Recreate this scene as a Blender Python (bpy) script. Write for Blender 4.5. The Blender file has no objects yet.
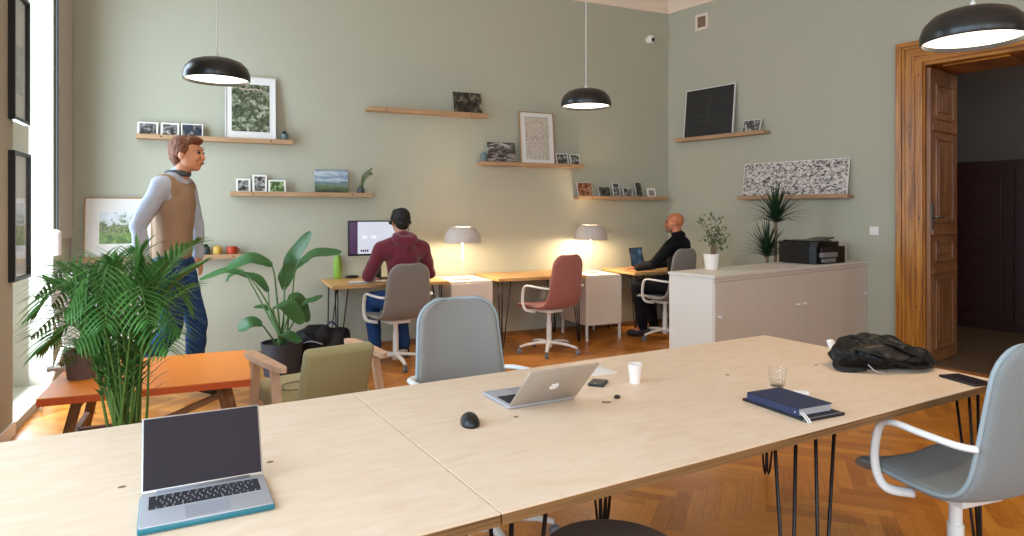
import bpy, bmesh, math, random
from mathutils import Vector, Matrix, Euler
random.seed(7)
PI = math.pi
S, Cc = math.sin(math.radians(23.9)), math.cos(math.radians(23.9))
FPX, HZ, EYE = 659.5, 212.0, 1.38
COL = bpy.context.scene.collection

# ---------------------------------------------------------------- survey helpers (camera ray -> place in the room)
def cw(lat, d): return (lat*Cc + d*S, -lat*S + d*Cc)
def ray(px, py):
    u = (px-512)/FPX; x, y = cw(u, 1.0)
    return Vector((x, y, -(py-HZ)/FPX))
def V(px, py, d):
    r = ray(px, py); return Vector((0, 0, EYE)) + r*d
def G(px, py, z):
    return V(px, py, (EYE-z)*FPX/(py-HZ))
def onY(px, py, Y):
    r = ray(px, py); return Vector((0, 0, EYE)) + r*(Y/r.y)
def onX(px, py, X):
    r = ray(px, py); return Vector((0, 0, EYE)) + r*(X/r.x)
def onP(px, py, p0, n):
    r = ray(px, py); o = Vector((0, 0, EYE)); return o + r*((p0-o).dot(n)/r.dot(n))

# ---------------------------------------------------------------- materials
def new_mat(name):
    m = bpy.data.materials.new(name); m.use_nodes = True
    nt = m.node_tree; b = nt.nodes['Principled BSDF']; return m, nt, b
def lin(h):
    h = h.lstrip('#'); v = [int(h[i:i+2], 16)/255 for i in (0, 2, 4)]
    return tuple(((c/12.92) if c <= .04045 else ((c+.055)/1.055)**2.4) for c in v)+(1,)
def ramp(nt, stops):
    r = nt.nodes.new('ShaderNodeValToRGB'); e = r.color_ramp.elements
    while len(e) > 1: e.remove(e[-1])
    e[0].position = stops[0][0]; e[0].color = lin(stops[0][1])
    for p, c in stops[1:]:
        q = e.new(p); q.color = lin(c)
    return r
def coords(nt, scale=(1, 1, 1), rot=(0, 0, 0), loc=(0, 0, 0)):
    t = nt.nodes.new('ShaderNodeTexCoord'); mp = nt.nodes.new('ShaderNodeMapping')
    mp.inputs['Scale'].default_value = scale; mp.inputs['Rotation'].default_value = rot; mp.inputs['Location'].default_value = loc
    nt.links.new(t.outputs['Object'], mp.inputs['Vector']); return mp
def mat(name, hexc, rough=.5, metal=0, var=.06, nscale=8, bump=0.0, bscale=60, sheen=0, spec=.5, coat=0):
    m, nt, b = new_mat(name)
    mp = coords(nt); n = nt.nodes.new('ShaderNodeTexNoise'); n.inputs['Scale'].default_value = nscale; n.inputs['Detail'].default_value = 4
    nt.links.new(mp.outputs[0], n.inputs['Vector'])
    c = lin(hexc); mx = nt.nodes.new('ShaderNodeMix'); mx.data_type = 'RGBA'
    mx.inputs[6].default_value = tuple(min(1, x*(1-var)) for x in c[:3])+(1,)
    mx.inputs[7].default_value = tuple(min(1, x*(1+var)) for x in c[:3])+(1,)
    nt.links.new(n.outputs['Fac'], mx.inputs[0]); nt.links.new(mx.outputs[2], b.inputs['Base Color'])
    b.inputs['Roughness'].default_value = rough; b.inputs['Metallic'].default_value = metal
    b.inputs['Specular IOR Level'].default_value = spec
    if sheen: b.inputs['Sheen Weight'].default_value = sheen
    if coat: b.inputs['Coat Weight'].default_value = coat
    if bump:
        n2 = nt.nodes.new('ShaderNodeTexNoise'); n2.inputs['Scale'].default_value = bscale; n2.inputs['Detail'].default_value = 3
        nt.links.new(mp.outputs[0], n2.inputs['Vector'])
        bp = nt.nodes.new('ShaderNodeBump'); bp.inputs['Strength'].default_value = bump; bp.inputs['Distance'].default_value = .01
        nt.links.new(n2.outputs['Fac'], bp.inputs['Height']); nt.links.new(bp.outputs[0], b.inputs['Normal'])
    return m
def wood(name, stops, scale=(1, 12, 12), rough=.45, nscale=3, rot=(0, 0, 0), knots=False, spec=.4, bump=.05):
    m, nt, b = new_mat(name)
    mp = coords(nt, scale, rot)
    n = nt.nodes.new('ShaderNodeTexNoise'); n.inputs['Scale'].default_value = nscale; n.inputs['Detail'].default_value = 6; n.inputs['Distortion'].default_value = .6
    nt.links.new(mp.outputs[0], n.inputs['Vector'])
    r = ramp(nt, stops); nt.links.new(n.outputs['Fac'], r.inputs[0])
    out = r.outputs[0]
    if knots:
        mp2 = coords(nt, (3.2, 1, 1) if knots == 1 else (1, 1, 3.2)); vo = nt.nodes.new('ShaderNodeTexVoronoi'); vo.inputs['Scale'].default_value = 4.5
        mp2.inputs['Scale'].default_value = (3, 3, 1.3)
        nt.links.new(mp2.outputs[0], vo.inputs['Vector'])
        r2 = ramp(nt, [(0, '#3A1A08'), (.06, '#6a3412'), (.13, '#ffffff')]); nt.links.new(vo.outputs['Distance'], r2.inputs[0])
        mx = nt.nodes.new('ShaderNodeMix'); mx.data_type = 'RGBA'; mx.blend_type = 'MULTIPLY'; mx.inputs[0].default_value = .8
        nt.links.new(out, mx.inputs[6]); nt.links.new(r2.outputs[0], mx.inputs[7]); out = mx.outputs[2]
    nt.links.new(out, b.inputs['Base Color']); b.inputs['Roughness'].default_value = rough; b.inputs['Specular IOR Level'].default_value = spec
    if bump:
        bp = nt.nodes.new('ShaderNodeBump'); bp.inputs['Strength'].default_value = bump; bp.inputs['Distance'].default_value = .004
        nt.links.new(n.outputs['Fac'], bp.inputs['Height']); nt.links.new(bp.outputs[0], b.inputs['Normal'])
    return m
def emit(name, hexc, strength):
    m, nt, b = new_mat(name); b.inputs['Base Color'].default_value = lin(hexc)
    b.inputs['Emission Color'].default_value = lin(hexc); b.inputs['Emission Strength'].default_value = strength; return m
def photo(name, stops, scale=14, seed=0, stretch=(1, 1, 1), grad=None, rough=.35, detail=6):
    """printed picture: noise shapes, optionally mixed with a bottom-to-top order of tones (sky above, land below)"""
    m, nt, b = new_mat(name); mp = coords(nt, stretch, (0, 0, 0), (seed*3.7, seed*1.3, seed*2.1))
    n = nt.nodes.new('ShaderNodeTexNoise'); n.inputs['Scale'].default_value = scale; n.inputs['Detail'].default_value = detail; n.inputs['Distortion'].default_value = .8
    nt.links.new(mp.outputs[0], n.inputs['Vector']); fac = n.outputs['Fac']
    if grad:
        t = nt.nodes.new('ShaderNodeTexCoord'); sp = nt.nodes.new('ShaderNodeSeparateXYZ'); nt.links.new(t.outputs['Generated'], sp.inputs[0])
        ma = nt.nodes.new('ShaderNodeMath'); ma.operation = 'MULTIPLY_ADD'; ma.inputs[1].default_value = grad
        nt.links.new(n.outputs['Fac'], ma.inputs[0]); nt.links.new(sp.outputs['Z'], ma.inputs[2])
        mb = nt.nodes.new('ShaderNodeMath'); mb.operation = 'MULTIPLY_ADD'; mb.inputs[1].default_value = 1.0; mb.inputs[2].default_value = -grad/2
        nt.links.new(ma.outputs[0], mb.inputs[0]); fac = mb.outputs[0]
    r = ramp(nt, stops); nt.links.new(fac, r.inputs[0]); nt.links.new(r.outputs[0], b.inputs['Base Color']); b.inputs['Roughness'].default_value = rough
    return m

M = {}
M['wall'] = mat('sage_wall_paint', '#B0AF9C', .75, var=.02, nscale=1.2, bump=.04, bscale=90, spec=.25)
M['wall_cream'] = mat('cream_wall_paint', '#B4AE9C', .8, var=.02, nscale=1.2, spec=.25)
M['ceiling'] = mat('ceiling_plaster', '#E6D3C0', .9, var=.02, spec=.2)
M['white'] = mat('white_lacquer', '#E8E2DC', .4, var=.01)
M['white_metal'] = mat('white_powder_coat', '#E9E6E2', .35, var=.01)
M['cab_front'] = mat('cabinet_front_paint', '#CDC0B4', .5, var=.015)
M['cab_side'] = mat('cabinet_side_paint', '#D6D0C6', .5, var=.015)
M['locker'] = mat('locker_beige_steel', '#E0D2C4', .45, var=.01)
M['black'] = mat('black_plastic', '#0D0C0C', .4, var=.1)
M['black_metal'] = mat('black_steel_rod', '#1A0E0C', .4, metal=.3, var=.05)
M['pendant_black'] = mat('black_lamp_enamel', '#1B1917', .32, var=.05)
M['lamp_grey'] = mat('warm_grey_lamp_paint', '#C9BEB6', .5, var=.02)
M['cord_white'] = mat('white_flex', '#D8D4CC', .6)
M['ply'] = wood('birch_plywood', [(.25, '#E0C3A4'), (.5, '#E6CBAF'), (.75, '#EAD2BA')], (2, 6, 6), .42, 5, spec=.35)
M['ply_edge'] = wood('plywood_edge', [(.35, '#64462A'), (.5, '#8E683F'), (.65, '#70502F')], (.4, .4, 60), .6, 3)
M['desk_wood'] = wood('desk_oak_veneer', [(.3, '#C08F56'), (.55, '#D4A66C'), (.75, '#DDB47E')], (1, 10, 10), .45, 2.5)
M['shelf_wood'] = wood('shelf_pine', [(.3, '#A07C58'), (.55, '#B08C68'), (.75, '#BC9974')], (1, 14, 14), .55, 3)
M['pale_wood'] = wood('pale_beech', [(.3, '#CFA382'), (.6, '#DDB597'), (.8, '#E5C3A6')], (4, 4, 1), .5, 3)
M['trestle_wood'] = wood('trestle_wood', [(.3, '#7A5234'), (.6, '#94683F'), (.8, '#A67B50')], (3, 3, 3), .5, 3)
M['door_frame'] = wood('varnished_pine', [(.3, '#7C480C'), (.5, '#AA6A1C'), (.7, '#C5862C')], (9, 9, .7), .3, 3, knots=True, spec=.6)
M['door_frame_h'] = wood('varnished_pine_head', [(.3, '#7C480C'), (.5, '#AA6A1C'), (.7, '#C5862C')], (.7, .7, 9), .3, 3, spec=.6)
M['door_leaf'] = wood('worn_varnished_door', [(.3, '#6F4524'), (.5, '#8B5C38'), (.7, '#A0754F')], (9, 9, .7), .35, 3, spec=.6)
M['dark_red'] = mat('dark_red_brown_paint', '#3A1510', .5, var=.1)
M['hall_wall'] = mat('hall_wall_paint', '#6A6461', .8)
M['hall_floor'] = mat('hall_stone_floor', '#6A5540', .5, var=.15, nscale=4)
M['orange'] = mat('orange_tabletop', '#FF9A3C', .4, var=.04, nscale=3)
M['orange_edge'] = mat('orange_red_edge', '#DE5C20', .45, var=.04)
M['fab_grey'] = mat('warm_grey_fabric', '#85807B', .9, var=.08, nscale=180, bump=.3, bscale=400, sheen=.2, spec=.2)
M['fab_blue'] = mat('blue_grey_fabric', '#878A89', .9, var=.12, nscale=180, bump=.3, bscale=400, sheen=.2, spec=.2)
M['fab_mid'] = mat('mid_grey_fabric', '#8C8883', .9, var=.12, nscale=180, bump=.3, bscale=400, sheen=.2, spec=.2)
M['dark_trim'] = mat('dark_strap_trim', '#1E1D1F', .6)
M['printer'] = mat('printer_black', '#060505', .3, spec=.3)
M['pip_blue'] = mat('pale_blue_piping', '#98A3A6', .8)
M['pip_grey'] = mat('grey_piping', '#9A948E', .8)
M['fab_pink'] = mat('dusty_pink_fabric', '#A2645A', .9, var=.08, nscale=180, bump=.3, bscale=400, sheen=.2, spec=.2)
M['pip_pink'] = mat('pink_piping', '#B0756A', .8)
M['fab_green'] = mat('olive_green_fabric', '#A5986A', .9, var=.06, nscale=120, bump=.2, bscale=300, sheen=.2, spec=.2)
M['alu'] = mat('brushed_aluminium', '#C4BEB8', .38, metal=.75, var=.02)
M['alu_mid'] = mat('aluminium_deck', '#B4B3B8', .45, metal=.4, var=.02)
M['screen_off'] = mat('switched_off_screen', '#211B28', .28, var=.05, spec=.5)
M['key'] = mat('black_keys', '#15141A', .5)
M['teal'] = mat('teal_case', '#15707F', .35, spec=.6)
M['trackpad'] = mat('trackpad', '#A7A6AE', .4, metal=.3)
M['leaf_palm'] = mat('palm_leaf', '#4A7836', .42, var=.55, nscale=9)
M['stem_palm'] = mat('palm_stem', '#5C7A34', .5, var=.3, nscale=12)
M['leaf_big'] = mat('strelitzia_leaf', '#35602F', .38, var=.3, nscale=10)
M['stem_big'] = mat('strelitzia_stem', '#4F7440', .45, var=.2)
M['leaf_drac'] = mat('dracaena_leaf', '#1F3A22', .45, var=.35, nscale=14)
M['leaf_fic'] = mat('ficus_leaf', '#5A6B3F', .45, var=.4, nscale=30)
M['bark'] = mat('thin_bark', '#7D6247', .8, var=.2, nscale=40)
M['soil'] = mat('potting_soil', '#2A1D14', .95, var=.4, nscale=60, bump=.6)
M['pot_dark'] = mat('dark_grey_pot', '#3D3D45', .6, var=.03)
M['pot_grey'] = mat('brown_grey_pot', '#6A5B58', .6, var=.03)
M['pot_white'] = mat('white_ceramic', '#E4DDD4', .35, var=.01)
M['paper'] = mat('white_paper', '#E9E4DE', .8, var=.01)
M['mat_board'] = mat('picture_mount_board', '#E2DFDA', .8, var=.01)
M['frame_white'] = mat('white_picture_frame', '#D5D3D0', .5)
M['frame_black'] = mat('black_picture_frame', '#141211', .35)
M['frame_oak'] = mat('thin_oak_frame', '#A98459', .5)
M['cup'] = mat('paper_cup', '#E6D9CF', .7)
M['navy'] = mat('navy_cover', '#202A4A', .55, bump=.1, bscale=300)
M['black_cover'] = mat('black_cover', '#121217', .6, bump=.1, bscale=300)
M['pages'] = mat('page_block', '#A9A6A6', .8)
M['nylon'] = mat('black_nylon', '#070607', .5, var=.5, nscale=14, bump=.8, bscale=38, spec=.35)
M['nylon_brown'] = mat('brown_tinted_nylon', '#221A10', .45, var=.5, nscale=20, bump=.5, bscale=45)
M['bag_navy'] = mat('dark_navy_bag', '#07080F', .6, var=.3, bump=.5, bscale=25)
M['skin'] = mat('skin', '#C58A68', .55, var=.05, nscale=20)
M['skin_bald'] = mat('skin_ruddy', '#C0764E', .45, var=.06, nscale=20)
M['hair_dark'] = mat('dark_brown_hair', '#17100C', .7, var=.3, nscale=60, bump=.5, bscale=160)
M['hair_red'] = mat('auburn_hair', '#6E3E22', .7, var=.3, nscale=60, bump=.5, bscale=160)
M['beard'] = mat('grey_beard', '#8A6450', .8, bump=.5, bscale=160)
M['hoodie'] = mat('burgundy_sweatshirt', '#6E2A38', .9, var=.15, nscale=16, bump=.25, bscale=30, sheen=.3, spec=.2)
M['jeans'] = mat('blue_denim', '#23406E', .85, var=.2, nscale=30, bump=.3, bscale=60, spec=.2)
M['jeans_dark'] = mat('dark_denim', '#1E2A40', .85, var=.2, nscale=30, bump=.3, bscale=60, spec=.2)
M['shirt_black'] = mat('black_sweatshirt', '#0E0E12', .85, var=.3, nscale=18, bump=.2, bscale=30, spec=.2)
M['jacket_pale'] = mat('pale_blue_grey_jacket', '#A9B2C4', .85, var=.1, nscale=14, bump=.2, bscale=30, spec=.2)
M['vest'] = mat('beige_brown_vest', '#947B66', .85, var=.25, nscale=7, bump=.2, bscale=30, spec=.2)
M['collar'] = mat('dark_grey_collar', '#4A4A50', .85)
M['shoe'] = mat('dark_shoe', '#1B1A1E', .6)
M['eye'] = mat('dark_iris', '#1A120E', .3)
M['lips'] = mat('lips', '#9A5646', .5)
M['rubber'] = mat('grey_caster_rubber', '#77757A', .5)
M['chrome'] = mat('polished_steel', '#B8B6B4', .25, metal=.9)
M['brass_old'] = mat('aged_lock_plate', '#7C746A', .4, metal=.6)
M['stool'] = mat('dark_brown_stool', '#66574F', .7, var=.05, bump=.1)
M['terra'] = mat('red_pot', '#B23A1E', .5)
M['yellow'] = mat('yellow_pot', '#C9A24A', .5)
M['slate'] = mat('slate_pot', '#37403F', .5)
M['tealpot'] = mat('grey_teal_pot', '#5F6E6C', .5)
M['green'] = mat('lime_green_plastic', '#7FA83C', .45)
M['board'] = mat('blackboard', '#252422', .7, var=.15, nscale=20)
M['chalk'] = mat('faint_chalk', '#4D4B44', .9)
M['blind'] = mat('greige_blind_box', '#B2A79B', .7)
M['logo'] = mat('white_logo', '#F2F0EE', .3)

def floor_mat():
    m, nt, b = new_mat('herringbone_parquet')
    N, L = nt.nodes, nt.links
    def m_(op, a, b_=None, c_=None):
        n = N.new('ShaderNodeMath'); n.operation = op
        for i, v in enumerate((a, b_, c_)):
            if v is None: continue
            if isinstance(v, (int, float)): n.inputs[i].default_value = v
            else: L.new(v, n.inputs[i])
        return n.outputs[0]
    n_ = 6
    mp = coords(nt, (1/.068, 1/.068, 1), (0, 0, math.radians(45)))
    sp = N.new('ShaderNodeSeparateXYZ'); L.new(mp.outputs[0], sp.inputs[0]); x, y = sp.outputs[0], sp.outputs[1]
    ix = m_('FLOOR', x); iy = m_('FLOOR', y)
    k = m_('FLOORED_MODULO', m_('SUBTRACT', ix, iy), 2*n_)
    hor = m_('LESS_THAN', k, n_-.5)
    along_h = m_('FLOORED_MODULO', m_('SUBTRACT', x, iy), 2*n_)
    row_h = m_('FLOOR', m_('DIVIDE', m_('SUBTRACT', x, iy), 2*n_))
    t = m_('SUBTRACT', ix, y)
    along_v = m_('SUBTRACT', m_('FLOORED_MODULO', t, 2*n_), n_-1)
    row_v = m_('FLOOR', m_('DIVIDE', m_('ADD', t, 1), 2*n_))
    def sel(a, c): return m_('ADD', m_('MULTIPLY', hor, a), m_('MULTIPLY', m_('SUBTRACT', 1, hor), c))
    al = sel(along_h, along_v); ac = sel(m_('FRACT', y), m_('FRACT', x))
    id1 = sel(iy, m_('ADD', ix, 57.3)); id2 = sel(row_h, m_('ADD', row_v, 21.7))
    cb = N.new('ShaderNodeCombineXYZ'); L.new(id1, cb.inputs[0]); L.new(id2, cb.inputs[1]); L.new(hor, cb.inputs[2])
    wn = N.new('ShaderNodeTexWhiteNoise'); L.new(cb.outputs[0], wn.inputs['Vector'])
    cg = N.new('ShaderNodeCombineXYZ'); L.new(m_('MULTIPLY', al, .35), cg.inputs[0]); L.new(m_('MULTIPLY', ac, 3.0), cg.inputs[1]); L.new(m_('MULTIPLY', wn.outputs[0], 50), cg.inputs[2])
    gn = N.new('ShaderNodeTexNoise'); gn.inputs['Scale'].default_value = 2.5; gn.inputs['Detail'].default_value = 5; L.new(cg.outputs[0], gn.inputs['Vector'])
    v = m_('ADD', m_('MULTIPLY', wn.outputs[0], .45), m_('MULTIPLY', gn.outputs['Fac'], .6))
    r = ramp(nt, [(.15, '#96561C'), (.45, '#BC7428'), (.75, '#D28A36'), (1, '#DE9E48')]); L.new(v, r.inputs[0])
    e1 = m_('MINIMUM', ac, m_('SUBTRACT', 1, ac)); e2 = m_('MINIMUM', al, m_('SUBTRACT', n_, al))
    gap = m_('LESS_THAN', m_('MINIMUM', e1, e2), .022)
    mx = N.new('ShaderNodeMix'); mx.data_type = 'RGBA'; mx.inputs[7].default_value = lin('#5A3214')
    L.new(m_('MULTIPLY', gap, .35), mx.inputs[0]); L.new(r.outputs[0], mx.inputs[6]); L.new(mx.outputs[2], b.inputs['Base Color'])
    b.inputs['Roughness'].default_value = .3; b.inputs['Specular IOR Level'].default_value = .5
    return m
M['floor'] = floor_mat()

def glass_mat():
    m, nt, b = new_mat('clear_glass'); b.inputs['Transmission Weight'].default_value = 1; b.inputs['Roughness'].default_value = .02
    b.inputs['IOR'].default_value = 1.45; b.inputs['Base Color'].default_value = (.97, .98, .98, 1); return m
def thin_glass(name, tint, gloss=.12, ior=1.45):
    m, nt, b = new_mat(name); N, L = nt.nodes, nt.links
    tr = N.new('ShaderNodeBsdfTransparent'); tr.inputs[0].default_value = (*tint, 1)
    gl = N.new('ShaderNodeBsdfGlossy'); gl.inputs['Roughness'].default_value = .03
    lw_ = N.new('ShaderNodeLayerWeight'); pw_ = N.new('ShaderNodeMath'); pw_.operation = 'POWER'; pw_.inputs[1].default_value = 4
    fr = N.new('ShaderNodeMath'); fr.operation = 'MULTIPLY_ADD'; fr.inputs[1].default_value = (ior-1)*1.6; fr.inputs[2].default_value = (ior-1)*.09
    L.new(lw_.outputs['Facing'], pw_.inputs[0]); L.new(pw_.outputs[0], fr.inputs[0]); mx = N.new('ShaderNodeMixShader')
    L.new(fr.outputs[0], mx.inputs[0]); L.new(tr.outputs[0], mx.inputs[1]); L.new(gl.outputs[0], mx.inputs[2]); L.new(mx.outputs[0], N['Material Output'].inputs[0]); return m
M['glass'] = thin_glass('clear_tumbler_glass', (.985, .99, .99), ior=1.3)
M['picture_glass'] = thin_glass('picture_glass', (.97, .97, .97), ior=1.4)
M['lamp_glow'] = emit('lit_lamp_diffuser', '#FFF0D8', 3.2)
M['bulb'] = emit('lit_bulb', '#FFD9A0', 12)
def screen(name, stops_fn, strength): pass

# ---------------------------------------------------------------- mesh helpers
def box(bm, x0, x1, y0, y1, z0, z1, bev=0, rot=None, seg=2):
    r = bmesh.ops.create_cube(bm, size=1); vs = r['verts']
    for v in vs:
        v.co = Vector(((x0+x1)/2+v.co.x*(x1-x0), (y0+y1)/2+v.co.y*(y1-y0), (z0+z1)/2+v.co.z*(z1-z0)))
    if bev:
        es = list({e for v in vs for e in v.link_edges})
        o = bmesh.ops.bevel(bm, geom=es, offset=bev, segments=seg, affect='EDGES', profile=.5)
        vs = list({v for f in o['faces'] for v in f.verts} | set(v for v in vs if v.is_valid))
    if rot:
        bmesh.ops.transform(bm, matrix=rot, verts=[v for v in vs if v.is_valid])
    return vs
def bx(*a, **k):
    bm = bmesh.new(); box(bm, *a, **k); return bm
def beam(bm, p, q, w, h, up=(0, 0, 1), bev=0):
    """a squared bar from p to q"""
    p, q = Vector(p), Vector(q); d = (q-p); L = d.length; d.normalize(); up = Vector(up)
    s = d.cross(up)
    if s.length < 1e-4: s = d.cross(Vector((1, 0, 0)))
    s.normalize(); u = s.cross(d)
    m = Matrix((s, d, u)).transposed().to_4x4(); m.translation = p
    return box(bm, -w/2, w/2, 0, L, -h/2, h/2, bev=bev, rot=m)
def catmull(pts, n=6, closed=False):
    P = [Vector(p) for p in pts]; out = []; N = len(P)
    rng = N if closed else N-1
    for i in range(rng):
        if closed: a, b, c, d = P[(i-1) % N], P[i], P[(i+1) % N], P[(i+2) % N]
        else: a, b, c, d = P[max(i-1, 0)], P[i], P[i+1], P[min(i+2, N-1)]
        for k in range(n):
            t = k/n
            out.append(.5*((2*b)+(c-a)*t+(2*a-5*b+4*c-d)*t*t+(3*b-a-3*c+d)*t**3))
    if not closed: out.append(P[-1])
    return out
def tube(bm, pts, r, seg=8, closed=False, flat=None):
    """sweep; r number or list; flat=(w,h) gives an oval section"""
    P = [Vector(p) for p in pts]; N = len(P); rings = []
    ref = None
    for i in range(N):
        if closed: t = P[(i+1) % N]-P[i-1]
        else: t = P[min(i+1, N-1)]-P[max(i-1, 0)]
        if t.length < 1e-9: t = Vector((0, 0, 1))
        t.normalize()
        if ref is None:
            ref = Vector((0, 0, 1)) if abs(t.z) < .9 else Vector((1, 0, 0))
        a = ref-t*ref.dot(t)
        if a.length < 1e-5: a = Vector((1, 0, 0))-t*t.x
        a.normalize(); b = t.cross(a); ref = a
        rr = r[i] if isinstance(r, (list, tuple)) else r
        fx, fy = flat if flat else (1, 1)
        rings.append([bm.verts.new(P[i]+(a*math.cos(2*PI*k/seg)*fx+b*math.sin(2*PI*k/seg)*fy)*rr) for k in range(seg)])
    for i in range(N if closed else N-1):
        A, B = rings[i], rings[(i+1) % N]
        for k in range(seg):
            bm.faces.new((A[k], A[(k+1) % seg], B[(k+1) % seg], B[k]))
    if not closed:
        bm.faces.new(rings[0][::-1]); bm.faces.new(rings[-1])
def lathe(bm, prof, seg=32, c=(0, 0, 0)):
    """prof: list of (r, z); r=0 closes"""
    rings = []
    for r, z in prof:
        if r < 1e-6: rings.append([bm.verts.new((c[0], c[1], c[2]+z))])
        else: rings.append([bm.verts.new((c[0]+r*math.cos(2*PI*k/seg), c[1]+r*math.sin(2*PI*k/seg), c[2]+z)) for k in range(seg)])
    for A, B in zip(rings, rings[1:]):
        for k in range(seg):
            a0, a1 = A[k % len(A)], A[(k+1) % len(A)]; b0, b1 = B[k % len(B)], B[(k+1) % len(B)]
            vs = []
            for v in (a0, a1, b1, b0):
                if v not in vs: vs.append(v)
            if len(vs) > 2: bm.faces.new(vs)
def prism(bm, poly, z0, z1):
    a = [bm.verts.new((x, y, z0)) for x, y in poly]; b = [bm.verts.new((x, y, z1)) for x, y in poly]
    n = len(poly); bm.faces.new(a[::-1]); bm.faces.new(b)
    for i in range(n): bm.faces.new((a[i], a[(i+1) % n], b[(i+1) % n], b[i]))
def xf(bm, m): bmesh.ops.transform(bm, matrix=m, verts=bm.verts)
def obj(name, bm, m, parent=None, smooth=False, loc=None, rotz=None, local_of=None):
    bmesh.ops.recalc_face_normals(bm, faces=bm.faces)
    me = bpy.data.meshes.new(name); bm.to_mesh(me); bm.free()
    if isinstance(m, str): m = M[m]
    me.materials.append(m)
    if smooth:
        me.polygons.foreach_set('use_smooth', [True]*len(me.polygons))
        if smooth == 'auto': me.set_sharp_from_angle(angle=math.radians(40))
    o = bpy.data.objects.new(name, me); COL.objects.link(o)
    if parent: o.parent = parent
    if loc is not None: o.location = loc
    if rotz is not None: o.rotation_euler = (0, 0, rotz)
    return o
def tag(o, label, cat, group=None):
    o['label'] = label; o['category'] = cat
    if group: o['group'] = group
    return o
def thing(name, label, cat, loc=(0, 0, 0), rotz=0, group=None):
    o = bpy.data.objects.new(name, None); COL.objects.link(o); o.empty_display_size = .1
    o.location = loc; o.rotation_euler = (0, 0, rotz); return tag(o, label, cat, group)
def struct(name, bm, m, parent=None, smooth=False):
    o = obj(name, bm, m, parent, smooth)
    if not parent: o['kind'] = 'structure'
    return o
def children(o): return [c for c in bpy.data.objects if c.parent == o]
def dup(root, loc, rotz, label=None, group=None):
    r = root.copy(); COL.objects.link(r); r.location = loc; r.rotation_euler = (0, 0, rotz)
    if label: r['label'] = label
    if group: r['group'] = group
    def rec(src, dst):
        for ch in children(src):
            c = ch.copy(); COL.objects.link(c); c.parent = dst; rec(ch, c)
    kids = children(root)
    for ch in kids:
        c = ch.copy(); COL.objects.link(c); c.parent = r
        for g in [x for x in bpy.data.objects if x.parent == ch]:
            d = g.copy(); COL.objects.link(d); d.parent = c
    return r

# organic volumes: overlapping tapered capsules fused into one skin
def ball(bm, c, r, rot=None, seg=20):
    if isinstance(r, (int, float)): r = (r, r, r)
    m = Matrix.Translation(Vector(c)) @ (rot.to_matrix().to_4x4() if rot else Matrix()) @ Matrix.Diagonal((*r, 1))
    bmesh.ops.create_uvsphere(bm, u_segments=seg, v_segments=max(8, seg//2), radius=1, matrix=m)
def cap(bm, p, r0, q, r1, seg=14, flat=1.0, side=(1, 0, 0)):
    p, q = Vector(p), Vector(q); d = q-p; L = d.length
    if L < 1e-6: return ball(bm, p, r0)
    z = d/L; x = Vector(side)-z*Vector(side).dot(z)
    if x.length < 1e-4: x = Vector((0, 1, 0))-z*z.y
    x.normalize(); y = z.cross(x)
    R = Matrix((x, y, z)).transposed().to_4x4(); R.translation = p
    prof = []
    for k in range(5): a = -PI/2+k*(PI/2)/4; prof.append((r0*math.cos(a), r0*math.sin(a)))
    for k in range(5): a = k*(PI/2)/4; prof.append((r1*math.cos(a), L+r1*math.sin(a)))
    prof[0] = (0, prof[0][1]); prof[-1] = (0, prof[-1][1])
    b2 = bmesh.new(); lathe(b2, prof, seg)
    for v in b2.verts: v.co.y *= flat
    xf(b2, R); me = bpy.data.meshes.new('t'); b2.to_mesh(me); b2.free(); bm.from_mesh(me); bpy.data.meshes.remove(me)
def fuse(bm, voxel=.008, smooth=6, fac=.5):
    bmesh.ops.recalc_face_normals(bm, faces=bm.faces)
    me = bpy.data.meshes.new('t'); bm.to_mesh(me); bm.free()
    o = bpy.data.objects.new('t', me); COL.objects.link(o)
    r = o.modifiers.new('r', 'REMESH'); r.mode = 'VOXEL'; r.voxel_size = voxel
    if smooth:
        s = o.modifiers.new('s', 'SMOOTH'); s.iterations = smooth; s.factor = fac
    dg = bpy.context.evaluated_depsgraph_get(); dg.update()
    ev = o.evaluated_get(dg); m2 = bpy.data.meshes.new_from_object(ev)
    out = bmesh.new(); out.from_mesh(m2)
    bpy.data.objects.remove(o); bpy.data.meshes.remove(me); bpy.data.meshes.remove(m2)
    return out

# ---------------------------------------------------------------- THE ROOM
YW, XL, ZC = 6.75, -1.17, 4.05
CX = 5.13                                              # back right corner
WD = Vector((.241, -.9705, 0))                          # run of the right wall towards the viewer (old house, not square)
WN = Vector((-.9705, -.241, 0))                         # its normal into the room
WC = Vector((CX, YW, 0))
def onR(px, py, off=0): return onP(px, py, WC+WN*off, WN)
def rt(p): return (Vector(p)-WC).dot(WD)                # distance along the right wall from the corner
YR = -3.2                                              # wall behind the viewer
tR = (YW-YR)/.9705
RE = WC+WD*tR

bm = bmesh.new(); prism(bm, [(XL-.5, YR-.3), (RE.x+.3, YR-.3), (RE.x+.2, YR), (CX+.3, YW+.3), (XL-.5, YW+.3)], -.1, 0)
struct('floor', bm, 'floor')
bm = bmesh.new(); prism(bm, [(XL-.5, YR-.3), (RE.x+.4, YR-.3), (CX+.5, YW+.3), (XL-.5, YW+.3)], ZC, ZC+.15)
struct('ceiling', bm, 'ceiling')
struct('wall_back', bx(XL-.5, CX+.45, YW, YW+.3, 0, ZC), 'wall')
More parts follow.
